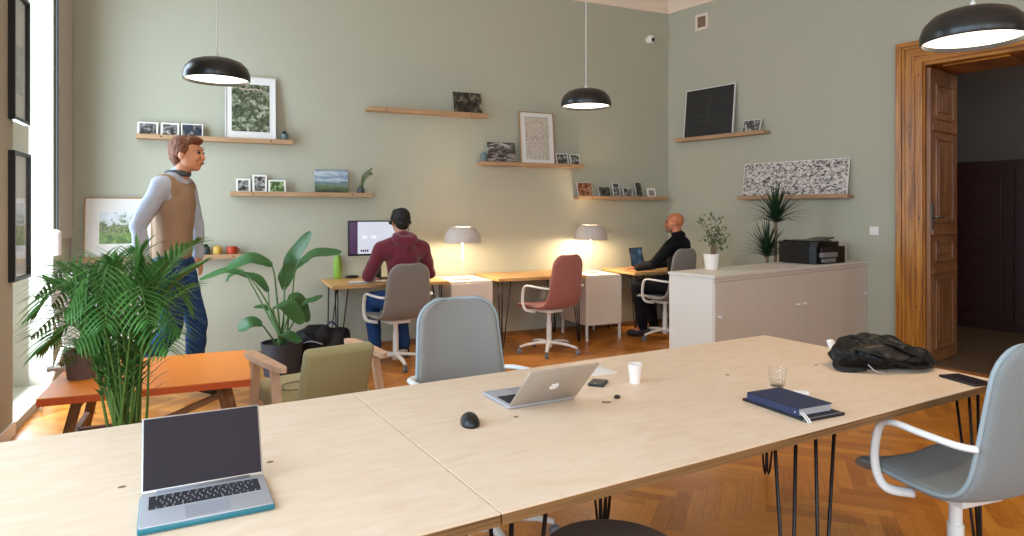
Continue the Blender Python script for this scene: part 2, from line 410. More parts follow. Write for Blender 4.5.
# left wall with its openings
def wall_with_holes(name, a0, a1, holes, place, mat_):
    """place(bm,a0,a1,z0,z1) adds a wall block"""
    bm = bmesh.new(); cur = a0
    for h0, h1, z0, z1 in holes:
        place(bm, cur, h0, 0, ZC)
        if z0 > 0: place(bm, h0, h1, 0, z0)
        place(bm, h0, h1, z1, ZC); cur = h1
    place(bm, cur, a1, 0, ZC)
    return struct(name, bm, mat_)
WL = [(-2.6, -1.2, .75, 3.3), (-.7, .7, .75, 3.3), (1.3, 2.7, .75, 3.3), (4.98, 6.06, 0.06, 3.4)]
wall_with_holes('wall_left', YR, YW, WL, lambda b, a, c, z0, z1: box(b, XL-.42, XL, a, c, z0, z1), 'wall_cream')
WR = [(-.6, .8, .75, 3.3), (1.7, 3.1, .75, 3.3), (4.0, 5.4, .75, 3.3)]  # unseen windows, added to light the room from behind the viewer
wall_with_holes('wall_rear', XL-.42, RE.x+.3, WR, lambda b, a, c, z0, z1: box(b, a, c, YR-.42, YR, z0, z1), 'wall_cream')

def window(name, axis, a0, a1, z0, z1, pos, energy, col=(.67, .84, 1.0)):
    """frame with mullion and panes set in the outer part of the opening, daylight behind it"""
    fr = bmesh.new(); w = .06
    def b(bmx, p0, p1, q0, q1, t=.05):
        if axis == 'x': box(bmx, pos-t/2, pos+t/2, p0, p1, q0, q1)
        else: box(bmx, p0, p1, pos-t/2, pos+t/2, q0, q1)
    b(fr, a0, a0+w, z0, z1); b(fr, a1-w, a1, z0, z1); b(fr, a0+w, a1-w, z0, z0+w); b(fr, a0+w, a1-w, z1-w, z1)
    mid = (a0+a1)/2; zt = z0+(z1-z0)*.68
    b(fr, mid-.035, mid+.035, z0+w, z1-w); b(fr, a0+w, a1-w, zt-.03, zt+.03)
    o = struct(name, fr, 'white')
    pn = bmesh.new(); b(pn, a0+w, mid-.035, z0+w, zt-.03, .006); b(pn, mid+.035, a1-w, z0+w, zt-.03, .006)
    b(pn, a0+w, mid-.035, zt+.03, z1-w, .006); b(pn, mid+.035, a1-w, zt+.03, z1-w, .006)
    g = obj('window_pane', pn, M['pane'], o)
    li = bpy.data.lights.new('daylight', 'AREA'); li.shape = 'RECTANGLE'; li.size = (a1-a0)*.96; li.size_y = (z1-z0)*.96
    li.energy = energy; li.color = col
    lo = bpy.data.objects.new('daylight', li); COL.objects.link(lo); zc = (z0+z1)/2
    if axis == 'x': lo.location = (pos+.06 if a0 < 4 else pos+.14, mid, zc); lo.rotation_euler = (0, -PI/2, 0); li.size, li.size_y = li.size_y, li.size
    else: lo.location = (mid, pos+.06, zc); lo.rotation_euler = (PI/2, 0, 0)
    return o
M['pane'] = thin_glass('window_glass', (.98, .99, .99), ior=1.3)
E_WIN = 62
for i, (a, c, z0, z1) in enumerate(WL): window('window_%d' % (i+1), 'x', a, c, z0, z1, XL-.30, (E_WIN*1.95 if i == 3 else E_WIN*1.25), *(() if i == 3 else ((.58, .79, 1),)))
for i, (a, c, z0, z1) in enumerate(WR): window('window_%d' % (i+5), 'y', a, c, z0, z1, YR-.30, E_WIN*(1.3, .4, .3)[i], ((.82, .91, 1), (1, .95, .88), (1, .93, .84))[i])

# cornices
def cornice(name, p0, p1, n, m_):
    prof = [(0, 0), (.02, .0), (.03, .03), (.08, .09), (.14, .14), (.22, .17), (.24, .2), (0, .2)]
    bm = bmesh.new(); p0, p1, n = Vector(p0), Vector(p1), Vector(n)
    A = [bm.verts.new(p0+n*a+Vector((0, 0, ZC-.2+h))) for a, h in prof]; B = [bm.verts.new(p1+n*a+Vector((0, 0, ZC-.2+h))) for a, h in prof]
    k = len(prof)
    for i in range(k): bm.faces.new((A[i], A[(i+1) % k], B[(i+1) % k], B[i]))
    bm.faces.new(A[::-1]); bm.faces.new(B)
    return struct(name, bm, m_)
cornice('trim_1', (XL, YW, 0), (CX, YW, 0), (0, -1, 0), 'ceiling')
cornice('trim_2', WC, RE, WN, 'ceiling')
cornice('trim_3', (XL, YR, 0), (XL, YW, 0), (1, 0, 0), 'ceiling')
struct('baseboard_back', bx(XL, CX, YW-.016, YW, 0, .05), 'trestle_wood')
struct('baseboard_left', bx(XL, XL+.016, 2.7, 4.98, 0, .09, bev=.004), 'white')

# right wall, door opening, deep reveal
Mr = Matrix(((WD.x, -WN.x, 0, WC.x), (WD.y, -WN.y, 0, WC.y), (0, 0, 1, 0), (0, 0, 0, 1)))   # local x along wall, local y outwards
TH = .70
d_out = rt(onR(897.3, 200)); d_in = rt(onR(923.5, 200)); dz_out = onR(898, 45).z; dz_in = onR(924.5, 62).z
DW = 1.35
bm = bmesh.new(); box(bm, -.4, d_in, 0, TH, 0, ZC); box(bm, d_in, d_in+DW, 0, TH, dz_in, ZC); box(bm, d_in+DW, tR+.3, 0, TH, 0, ZC); xf(bm, Mr)
struct('wall_right', bm, 'wall')
bm = bmesh.new(); box(bm, 0, d_out, -.016, 0, 0, .05); xf(bm, Mr); struct('baseboard_right', bm, 'trestle_wood')
cas = d_in-d_out
dr = bpy.data.objects.new('door_1', None); COL.objects.link(dr); dr.matrix_world = Mr; dr['kind'] = 'structure'
def casing(x0, x1):
    bm = bmesh.new(); s = 1 if x1 > x0 else -1; w = abs(x1-x0)
    for f0, f1, t in ((0, .22, .045), (.22, .34, .03), (.34, .62, .022), (.62, .72, .035), (.72, 1.0, .028)):
        a, b_ = x0+s*w*f0, x0+s*w*f1; box(bm, min(a, b_), max(a, b_), -t, 0, 0, dz_in+(dz_out-dz_in)*(1-f0), bev=.004)
    return bm
obj('door_casing', casing(d_out, d_in), 'door_frame', dr); obj('door_casing', casing(d_in+DW+cas, d_in+DW), 'door_frame', dr)
bm = bmesh.new(); H = dz_out-dz_in
for f0, f1, t in ((0, .22, .046), (.22, .34, .031), (.34, .62, .023), (.62, .72, .036), (.72, 1.0, .029)):
    box(bm, d_out+cas*f0, d_in+DW+cas*(1-f0), -t, 0, dz_out-H*f1, dz_out-H*f0, bev=.004)
obj('door_head_casing', bm, 'door_frame_h', dr)
bm = bmesh.new(); box(bm, d_in-.02, d_in+.012, 0, TH, 0, dz_in); box(bm, d_in+DW-.012, d_in+DW+.02, 0, TH, 0, dz_in)
obj('door_jamb', bm, 'door_frame', dr)
bm = bmesh.new(); box(bm, d_in+.012, d_in+DW-.012, 0, TH, dz_in-.03, dz_in+.01)
for k in range(2): box(bm, d_in+.12+k*.62, d_in+.62+k*.62, .1, TH-.1, dz_in-.045, dz_in-.03, bev=.006)
obj('door_soffit', bm, 'door_frame_h', dr)
# the leaf, folded back square to the wall inside the reveal
lw = TH-.04; zl = dz_in-.05
leaf = obj('door_leaf', bx(d_in+.014, d_in+.05, .02, lw, .01, zl, bev=.003), 'door_leaf', dr)
bm = bmesh.new(); xs = d_in+.05
def pan(z0, z1):
    y0, y1 = .13, lw-.11
    for a, b_, c, d in ((y0, y1, z0, z0+.03), (y0, y1, z1-.03, z1), (y0, y0+.03, z0, z1), (y1-.03, y1, z0, z1)): box(bm, xs-.004, xs+.014, a, b_, c, d, bev=.004)
    box(bm, xs-.004, xs+.008, y0+.07, y1-.07, z0+.07, z1-.07, bev=.006)
for z0, z1 in ((.12, .78), (.92, 1.12), (1.28, zl-.62), (zl-.46, zl-.12)): pan(z0, z1)
box(bm, xs, xs+.016, .04, lw-.04, .82, .87, bev=.005); box(bm, xs, xs+.016, .04, lw-.04, 1.17, 1.22, bev=.005); box(bm, xs, xs+.016, .04, lw-.04, zl-.57, zl-.51, bev=.005)
obj('door_moulding', bm, 'door_leaf', dr)
bm = bmesh.new(); box(bm, xs, xs+.006, .035, .085, 1.18, 1.46, bev=.002); obj('lock_plate', bm, 'brass_old', dr)
bm = bmesh.new(); tube(bm, [(xs, .06, 1.34), (xs+.05, .06, 1.34), (xs+.055, .08, 1.34), (xs+.055, .18, 1.335)], .009, 8); obj('door_handle', bm, 'brass_old', dr, smooth=True)
# hall beyond
def hall(name, box_, m_):
    bm = bmesh.new(); box(bm, *box_); xf(bm, Mr); return struct(name, bm, m_)
hall('floor_hall', (d_in-2.5, d_in+4, TH, TH+2.4, -.1, 0), 'hall_floor')
bm = bmesh.new(); box(bm, d_in, d_in+DW, 0.0, TH, -.02, .004); xf(bm, Mr); struct('trim_4', bm, 'hall_floor')
hall('wall_hall', (d_in-2.5, d_in+4, TH+2.4, TH+2.6, 0, 3.6), 'hall_wall')
hall('wall_hall_side', (d_in+3.9, d_in+4.1, TH, TH+2.4, 0, 3.6), 'hall_wall')
hall('wall_hall_end', (d_in-2.6, d_in-2.4, TH, TH+2.4, 0, 3.6), 'hall_wall')
hall('ceiling_hall', (d_in-2.6, d_in+4.1, TH, TH+2.6, 3.6, 3.7), 'hall_wall')
hl = bpy.data.lights.new('hall_fill_light', 'POINT'); hl.energy = 45; hl.color = (1, .86, .74); hl.shadow_soft_size = .12  # fill light added out of view to lift the dim hall, no lamp modelled
ho = bpy.data.objects.new('hall_fill_light', hl); COL.objects.link(ho); ho.location = Mr @ Vector((d_in+1.9, TH+1.0, 3.3))
# dark red-brown wardrobe at the far hall wall
wr = bpy.data.objects.new('wardrobe', None); COL.objects.link(wr); tag(wr, 'dark red-brown panelled wardrobe standing in the dim hall beyond the open door', 'wardrobe')
wr.matrix_world = Mr
WZ = 1.98
y0 = TH+1.85
obj('body', bx(d_in-2.2, d_in+2.2, y0+.03, TH+2.38, 0, WZ, bev=.005), 'dark_red', wr)
for k in range(6):
    x0 = d_in-2.2+k*.733; bm = bx(x0+.01, x0+.723, y0, y0+.03, .08, WZ-.08, bev=.004)
    for z0, z1 in ((.2, .9), (1.05, WZ-.2)): box(bm, x0+.12, x0+.61, y0-.012, y0+.005, z0, z1, bev=.008)
    obj('door', bm, 'dark_red', wr)

# roller blind box at the window side of the corner
def at_left(px, py): return onX(px, py, XL)
bl = thing('roller_blind', 'greige roller blind hanging edge-on beside the window in the left corner', 'blind', (XL, 6.4, 0))
zb = onX(62, 233, XL+.07).z
obj('blind_sheet', bx(.005, .03, -.28, .20, zb, ZC-.3, bev=.004), 'blind', bl)
obj('bottom_bar', bx(.002, .036, -.29, .21, zb-.06, zb+.02, bev=.006), 'blind', bl)
bm = bmesh.new(); tube(bm, [(.03, .16, zb), (.03, .16, zb-.75)], .006, 6); obj('pull_cord', bm, 'pip_grey', bl)
bm = bmesh.new(); tube(bm, [(.02, -.32, ZC-.3), (.02, -.32, zb-.1)], .01, 6); obj('pull_cord', bm, 'frame_black', bl)
bm = bmesh.new(); lathe(bm, [(0, 0), (.045, 0), (.05, .02), (.05, .17), (.03, .19), (0, .19)], 20)
p = onX(57, 253, XL+.09)
tag(obj('wall_lamp', bm, 'white', smooth='auto', loc=(XL+.06, p.y+.04, p.z-.02)), 'small white cylindrical lamp fixed beside the window under the blind', 'lamp')

# ---------------------------------------------------------------- TABLES
tdir = (Vector((*cw(1.937, 1.108), 0))).normalized()      # long edge direction
tn = Vector((-tdir.y, tdir.x, 0))
TZ = .72
far_seam = G(352, 393, TZ); near_seam = G(495, 515, TZ); far_right = G(765, 335, TZ)
trot = math.atan2((far_right-far_seam).y, (far_right-far_seam).x)
tx = Vector((math.cos(trot), math.sin(trot), 0)); ty = Vector((-tx.y, tx.x, 0))
TWd = abs((far_seam-near_seam).dot(ty)); TL = (far_right-far_seam).dot(tx)
TS = far_seam-ty*TWd; TS.z = 0                          # near seam corner (local origin)
def hairpin(x, y, sx, sy, zt):
    """three-rod steel hairpin leg under a corner; sx, sy point to the table's inside"""
    bm = bmesh.new(); zt -= .004
    foot = Vector((x, y, .006))
    for dx, dy in ((.10*sx, 0.0), (0.0, .10*sy)):
        top1 = Vector((x+dx, y+dy, zt)); top0 = Vector((x+.01*sx, y+.01*sy, zt))
        tube(bm, [top0, foot+Vector((dx*.05, dy*.05, .02)), foot+Vector((dx*.12, dy*.12, 0)), foot+Vector((dx*.2, dy*.2, .02)), top1], .0055, 7)
    box(bm, min(x, x+.12*sx), max(x, x+.12*sx), min(y, y+.12*sy), max(y, y+.12*sy), zt-.002, zt+.004)
    return bm
def work_table(L, x0, label, mids):
    t = thing('work_table', label, 'table', (TS.x+tx.x*x0, TS.y+tx.y*x0, 0), trot)
    bm = bmesh.new(); box(bm, .0015, L-.0015, 0, TWd, TZ-.004, TZ, bev=.001, seg=1); top = obj('tabletop', bm, 'ply', t)
    obj('plywood_edge', bx(.002, L-.002, .001, TWd-.001, TZ-.028, TZ-.004), 'ply_edge', top)
    i = .05
    for x, sx in ((i, 1), (L-i, -1)):
        for y, sy in ((i, 1), (TWd-i, -1)): obj('leg', hairpin(x, y, sx, sy, TZ-.028), 'black_metal', t, smooth=True)
    for mx in mids:
        for sx in (-1, 1):
            obj('leg', hairpin(mx+.012*sx, TWd-i, sx, -1, TZ-.028), 'black_metal', t, smooth=True)
            bm = bmesh.new(); zt = TZ-.032; xa, xb = mx+sx*.048, mx+sx*.145; fx = mx+sx*.075
            tube(bm, [(xa, i, zt), (fx-sx*.008, i, .03), (fx, i, .006), (fx+sx*.010, i, .03), (xb, i, zt)], .0058, 7)
            box(bm, min(xa, xb)-.012, max(xa, xb)+.012, i-.02, i+.03, zt, zt+.004); obj('leg', bm, 'black_metal', t, smooth=True)
    return t
tabL = work_table(TL/2, -TL/2, 'pale plywood table in front on the left, carrying the teal-edged laptop', [])
tabR = work_table(TL, 0, 'long pale plywood table carrying the silver laptop, notebooks and black backpack', [TL*.495])
def to_table(root, px, py):
    p = G(px, py, TZ); d = p-root.location; return (d.dot(tx), d.dot(ty))
for root, lst in ((tabL, ((122, 487), (270, 462))), (tabR, ((727.5, 375), (816, 365), (516, 417)))):
    for px, py in lst:
        x, y = to_table(root, px, py); bm = bmesh.new(); lathe(bm, [(0, .0012), (.005, .0012), (.0065, 0)], 14, (0, 0, 0))
        for v in bm.verts: v.co.x *= 1.5
        kn = obj('knot', bm, 'bark', root, loc=(x, y, TZ)); 

# ---------------------------------------------------------------- LAPTOPS
def laptop(label, L, R, turn, w, dp, lid_ang, lid_h, z, case=None, mats=('alu_mid', 'alu'), screen_mat='screen_off', logo=False):
    """L, R: ends of the hinge as the user sees them"""
    L, R = Vector(L), Vector(R); mid = (L+R)/2; ang = math.atan2((R-L).y, (R-L).x)+math.radians(turn or 0)
    t = thing('laptop', label, 'laptop', (mid.x, mid.y, z), ang)       # hinge along local x, user at -y
    th = .011; z0 = .003 if not case else .005
    if case:
        c = bmesh.new(); box(c, -w/2-.002, w/2+.002, -dp-.003, .004, 0, z0+th*.75, bev=.004); obj('case', c, case, t, smooth='auto')
    base = obj('base', bx(-w/2, w/2, -dp, 0, .0015, z0+th, bev=.003), mats[0], t, smooth='auto')
    zt = z0+th
    kb = bmesh.new(); ox, oy = -w*.44, -dp*.13; kw, kd = w*.88, dp*.42
    obj('keyboard_well', bx(ox-.002, ox+kw+.002, oy-kd-.002, oy+.002, zt-.0005, zt+.0006), 'pages' if case else 'black', base)
    rows = 6; 
    for r_ in range(rows):
        n = 14; kh = kd/rows; y1 = oy-r_*kh
        xx = ox; cells = [[1]*14, [1]*13+[1.5], [1.5]+[1]*12+[1], [1.8]+[1]*11+[1.8], [2.3]+[1]*10+[2.3], [1]*14][r_]
        if r_ == rows-1: cells = [1, 1, 1, 1.2, 5, 1.2, 1, 1, 1, .8]
        tot = sum(cells)
        for c_ in cells:
            ww = kw*c_/tot; box(kb, xx+.0012, xx+ww-.0012, y1-kh+.0018, y1-.0018, zt+.0004, zt+.0019); xx += ww
    obj('keyboard', kb, M['keycap'], base)
    obj('trackpad', bx(-w*.17, w*.17, -dp*.96, -dp*.60, zt-.0005, zt+.0006, bev=.0003, seg=1), 'trackpad', base)
    lid = bpy.data.objects.new('lid', None)
    Rm = Matrix.Translation((0, -.001, zt-.001)) @ Matrix.Rotation(-lid_ang, 4, 'X')    # lid stands in local xz, leaning away
    bm = bmesh.new(); box(bm, -w/2, w/2, 0, .006, .002, lid_h, bev=.0025); xf(bm, Rm)
    ld = obj('lid', bm, mats[1], t, smooth='auto')
    bm = bmesh.new(); box(bm, -w/2+.004, w/2-.004, -.0015, .001, .008, lid_h-.004, bev=.0004, seg=1); xf(bm, Rm)
    obj('bezel', bm, 'screen_off' if case else 'black', ld)
    bm = bmesh.new(); box(bm, -w/2+.012, w/2-.012, -.002, .000, .018, lid_h-.012); xf(bm, Rm)
    obj('display', bm, screen_mat, ld)
    bm = bmesh.new(); tube(bm, [(-w*.38, -.002, zt+.001), (w*.38, -.002, zt+.001)], .004, 10); obj('hinge', bm, 'rubber', t, smooth=True)
    if logo:
        s = .019; out = []
        ap = [(0, -.75), (.25, -.88), (.5, -.82), (.72, -.5), (.86, -.12), (.62, .05), (.55, .3), (.62, .55), (.75, .66), (.55, .84), (.3, .86), (0, .74), (-.3, .86), (-.6, .78), (-.82, .48), (-.86, .05), (-.72, -.45), (-.5, -.82), (-.25, -.88)]
        sm = [(v.x, v.y) for v in catmull([(a, b_, 0) for a, b_ in ap], 3, True)]
        bm = bmesh.new()
        f = [bm.verts.new((x*s, .0075, lid_h*.5+y*s*.95-.003)) for x, y in sm]; bk = [bm.verts.new((x*s, .0055, lid_h*.5+y*s*.95-.003)) for x, y in sm]
        bm.faces.new(f); n = len(f)
        for i in range(n): bm.faces.new((f[i], f[(i+1) % n], bk[(i+1) % n], bk[i]))
        lf = [(v.x, v.y) for v in catmull([(0, .95, 0), (-.04, 1.2, 0), (-.3, 1.48, 0), (-.42, 1.5, 0), (-.36, 1.2, 0), (-.15, .98, 0)], 3, True)]
        f = [bm.verts.new((x*s, .0075, lid_h*.5+y*s*.95-.003)) for x, y in lf]; bm.faces.new(f)
        xf(bm, Rm); obj('logo', bm, 'logo', ld)
    return t
M['keycap'] = mat('keycap', '#26252E', .5)
L1, R1 = G(141.3, 492, .74), G(263.5, 473.7, .74)
laptop('open laptop with dark screen and teal case on the left plywood table', L1, R1, 4, .263, .178, math.radians(32), .176, TZ, case='teal')
L2, R2 = G(575.4, 397.7, .727), G(508, 407.5, .727)
laptop('open silver laptop seen from behind, white fruit logo on its lid', L2, R2, 2, .264, .20, math.radians(45), .206, TZ, logo=True, mats=('alu_mid', 'alu'))

# ---------------------------------------------------------------- SMALL THINGS ON THE TABLE
p = G(470, 424, TZ)
ms = thing('computer_mouse', 'black computer mouse lying left of the silver laptop', 'mouse', (p.x, p.y, TZ), math.radians(-12))
bm = bmesh.new(); ball(bm, (0, 0, .004), (.032, .050, .031), seg=28)
for v in bm.verts:
    v.co.z = max(v.co.z, 0); v.co.x *= 1-.10*math.exp(-(v.co.y/.02)**2)
obj('shell', bm, 'black', ms, smooth=True)
bm = bmesh.new(); tube(bm, [(-.003, .024, .027), (.003, .024, .027)], .005, 12); obj('scroll_wheel', bm, 'rubber', ms, smooth=True)
bm = bmesh.new(); tube(bm, [(0, .0495, .010), (0, .04, .0235), (0, .02, .0325), (0, .0, .0352)], .0012, 6); obj('button_gap', bm, 'rubber', ms)

p = G(635, 382.5, TZ)
cp = thing('paper_cup', 'small pale paper cup standing right of the silver laptop', 'cup', (p.x, p.y, TZ))
bm = bmesh.new(); lathe(bm, [(0, .002), (.019, .002), (.0205, 0), (.028, .072), (.0265, .072), (.0195, .006), (0, .006)], 32); obj('cup_wall', bm, 'cup', cp, smooth='auto')
bm = bmesh.new(); tube(bm, [(.0278*math.cos(a*PI/16), .0278*math.sin(a*PI/16), .0725) for a in range(32)], .0014, 6, closed=True); obj('rim', bm, 'cup', cp, smooth=True)
bm = bmesh.new(); tube(bm, [(.028, 0, .069), (.037, .002, .068)], .003, 6); obj('rim_tab', bm, 'cup', cp)

def slab(name, label, cat, corners_px, z0, th, m_, bev=.003):
    A, B, C2 = [G(*c, z0+th) for c in corners_px]        # A-B one edge, B-C next
    a = (B-A); ang = math.atan2(a.y, a.x); L = a.length
    nrm = Vector((-math.sin(ang), math.cos(ang), 0)); w = (C2-B).dot(nrm)
    y0, y1 = min(0, w), max(0, w)
    t = thing(name, label, cat, (A.x, A.y, z0), ang)
    obj('body', bx(0, L, y0, y1, 0, th, bev=bev), m_, t, smooth='auto'); return t, L, y0, y1
t, L, y0, y1 = slab('mobile_phone', 'black phone lying between the silver laptop and the paper cup', 'phone', ((587.5, 383.5), (603.5, 385), (608, 379.5)), TZ, .01, 'black')
obj('screen', bx(.003, L-.003, y0+.003, y1-.003, .0098, .0106), 'screen_off', t)
t, L, y0, y1 = slab('mobile_phone', 'flat black phone at the right end of the table by the backpack', 'phone', ((938.5, 374.5), (974, 384.5), (985.5, 380.5)), TZ, .009, 'black')
obj('screen', bx(.003, L-.003, y0+.003, y1-.003, .0088, .0096), 'screen_off', t)
t, L, y0, y1 = slab('paper_sheet', 'folded white paper lying behind the silver laptop', 'paper', ((586, 375.8), (617.5, 372.3), (600, 364)), TZ, .004, 'paper', bev=.001)
obj('fold', bx(0, L*.8, y0, y0+(y1-y0)*.6, .004, .0055), 'paper', t)
p = G(617, 398, TZ); kf = thing('key_fob', 'tiny black oval key fob on the table below the paper cup', 'key fob', (p.x, p.y, TZ), .7)
bm = bmesh.new(); ball(bm, (0, 0, .005), (.016, .011, .006), seg=16); obj('shell', bm, 'black', kf, smooth=True)
bm = bmesh.new(); tube(bm, [(-.018+.005*math.cos(a), .005*math.sin(a), .003) for a in [k*PI/6 for k in range(12)]], .001, 5, closed=True); obj('ring', bm, 'chrome', kf)
p = G(606.5, 403, TZ); bm = bmesh.new(); tube(bm, [(-.014, .006, .003), (.014, -.006, .003)], .0028, 8)
tag(obj('wooden_stub', bm, 'bark', loc=(p.x, p.y, TZ)), 'tiny brown wooden stub beside the key fob', 'stub')

# notebooks
def book(label, name, cpx, z0, th, cover, pages=True, group=None):
    A, B, C2 = [G(*c, z0+th) for c in cpx]; a = B-A; ang = math.atan2(a.y, a.x); L = a.length
    nrm = Vector((-math.sin(ang), math.cos(ang), 0)); w = (C2-B).dot(nrm)
    t = thing(name, label, 'notebook', (A.x, A.y, z0), ang)
    if pages:
        obj('cover', (lambda b: (box(b, 0, L, 0, w, 0, .0025, bev=.001), box(b, 0, L, 0, w, th-.0025, th, bev=.001), box(b, 0, L, 0, .003, 0, th, bev=.001), b)[-1])(bmesh.new()), cover, t)
        obj('page_block', bx(.003, L-.003, .003, w-.004, .0025, th-.0025), 'pages', t)
    else: obj('cover', bx(0, L, 0, w, 0, th, bev=.003), cover, t, smooth='auto')
    return t, L, w, nrm
tb, Lb, wb, _ = book('thin black notebook lying under the navy notebook', 'notebook', ((742, 398), (806, 420), (841.6, 411.5)), TZ, .009, 'black_cover', False)
obj('elastic_band', bx(Lb*.97, Lb*.985, -.001, wb+.001, -.0, .0098), 'rubber', tb)
tn_, Ln, wn_, _ = book('thick navy notebook with pale pages on top of the black one', 'notebook', ((747, 392), (798.6, 409), (827.3, 401.4)), TZ+.009, .026, 'navy')
bm = bmesh.new()
pts = catmull([(Ln-.004, .012, .012), (Ln+.012, .008, .006), (Ln+.030, .000, .001), (Ln+.044, -.006, -.006)], 5)
tube(bm, pts, .0035, 6, flat=(.3, 1)); pts = [p_+Vector((0, .01, .0)) for p_ in pts]; tube(bm, pts, .0035, 6, flat=(.3, 1)); obj('ribbon', bm, 'paper', tn_)
bm = bmesh.new(); ball(bm, (Ln-.014, -.0005, .013), (.003, .001, .003), seg=10); obj('cover_button', bm, 'pages', tn_)
p = G(801, 394.5, TZ); e = thing('eraser', 'small white eraser peeking out behind the navy notebook', 'eraser', (p.x, p.y, TZ), trot-.6)
obj('body', bx(-.028, .028, -.009, .009, 0, .013, bev=.003), 'paper', e, smooth='auto'); obj('sleeve', bx(-.006, .014, -.0096, .0096, 0, .0136), 'mat_board', e)
p = G(777.5, 386, TZ)
bm = bmesh.new(); lathe(bm, [(0, .004), (.024, .004), (.026, .008), (.0325, .07), (.0335, .071), (.034, .07), (.0275, .004), (.026, 0), (0, 0)], 36)
g = thing('drinking_glass', 'clear empty drinking glass standing behind the navy notebook', 'glass', (p.x, p.y, TZ))
obj('glass_wall', bm, 'glass', g, smooth=True)
bm = bmesh.new(); lathe(bm, [(0, .0045), (.0235, .0045), (.0262, .022), (0, .022)], 32)
M['water'] = thin_glass('water', (.985, .985, .985), ior=1.15)
obj('water', bm, 'water', g, smooth='auto')

# backpack on the table
p = V(881, 362, 2.82); bp = thing('backpack', 'crumpled black nylon backpack lying on the far right of the table', 'backpack', (p.x, p.y, TZ), -math.radians(23.9)+.1)
bm = bmesh.new()
ball(bm, (-.02, .01, .055), (.19, .115, .066)); ball(bm, (-.09, .02, .075), (.10, .09, .055)); ball(bm, (.08, -.01, .045), (.13, .10, .05)); ball(bm, (-.03, .03, .10), (.09, .06, .035))
ball(bm, (.15, -.01, .03), (.075, .085, .034)); ball(bm, (-.16, 0, .05), (.05, .08, .05))
bm = fuse(bm, .007, 3)
rnd = random.Random(3)
from mathutils import noise
for v in bm.verts:
    n = noise.noise(v.co*16)*.014+noise.noise(Vector((v.co.x*9, v.co.y*30, v.co.z*34)))*.012
    v.co += v.co.normalized()*n
    v.co.z = max(.001, v.co.z)
obj('body', bm, 'nylon', bp, smooth=True)
bm = bmesh.new(); ball(bm, (-.06, -.06, .085), (.09, .04, .03)); ball(bm, (.0, -.085, .06), (.07, .03, .03)); bm = fuse(bm, .006, 2)
for v in bm.verts: v.co += Vector((0, -1, .6))*noise.noise(Vector((v.co.x*14, v.co.y*30, v.co.z*30)))*.01
obj('front_pocket', bm, 'nylon_brown', bp, smooth=True)
def strap(pts, r, fl, m_='nylon', nm='strap'):
    bm = bmesh.new(); tube(bm, catmull(pts, 7), r, 8, flat=fl); return obj(nm, bm, m_, bp, smooth=True)
strap([(-.21, -.03, .045), (-.235, -.045, .03), (-.235, -.07, .014), (-.20, -.09, .012), (-.14, -.105, .02)], .012, (.35, 1))
strap([(-.16, -.07, .09), (-.09, -.11, .075), (-.02, -.12, .045), (.07, -.125, .022), (.15, -.10, .02)], .013, (.35, 1))
strap([(-.05, -.06, .125), (.0, -.085, .105), (.06, -.095, .075), (.13, -.09, .05), (.20, -.05, .025)], .014, (.35, 1), 'nylon')
strap([(.02, .03, .12), (.07, -.02, .105), (.12, -.05, .08), (.18, -.05, .05)], .012, (.35, 1), 'nylon_brown')
strap([(-.12, .02, .13), (-.10, -.04, .128), (-.06, -.075, .115), (-.04, -.10, .09)], .003, (1, 1), 'dark_trim', 'zip')
strap([(-.13, -.105, .035), (-.11, -.125, .012), (-.08, -.135, .006), (-.06, -.12, .012)], .0045, (.5, 1), 'alu', 'buckle')
strap([(.07, -.10, .055), (.10, -.075, .07), (.13, -.05, .07)], .004, (1, 1), 'dark_trim', 'zip')
p = G(836, 349, TZ); bm = bmesh.new(); box(bm, -.018, .018, -.012, .012, 0, .04, bev=.008, seg=3)
for v in bm.verts: v.co.x += noise.noise(v.co*60)*.006; v.co.y += v.co.z*.3
tag(obj('paper_tissue', bm, 'paper', loc=(p.x, p.y+.02, TZ)), 'small crumpled white tissue behind the left end of the backpack', 'tissue')

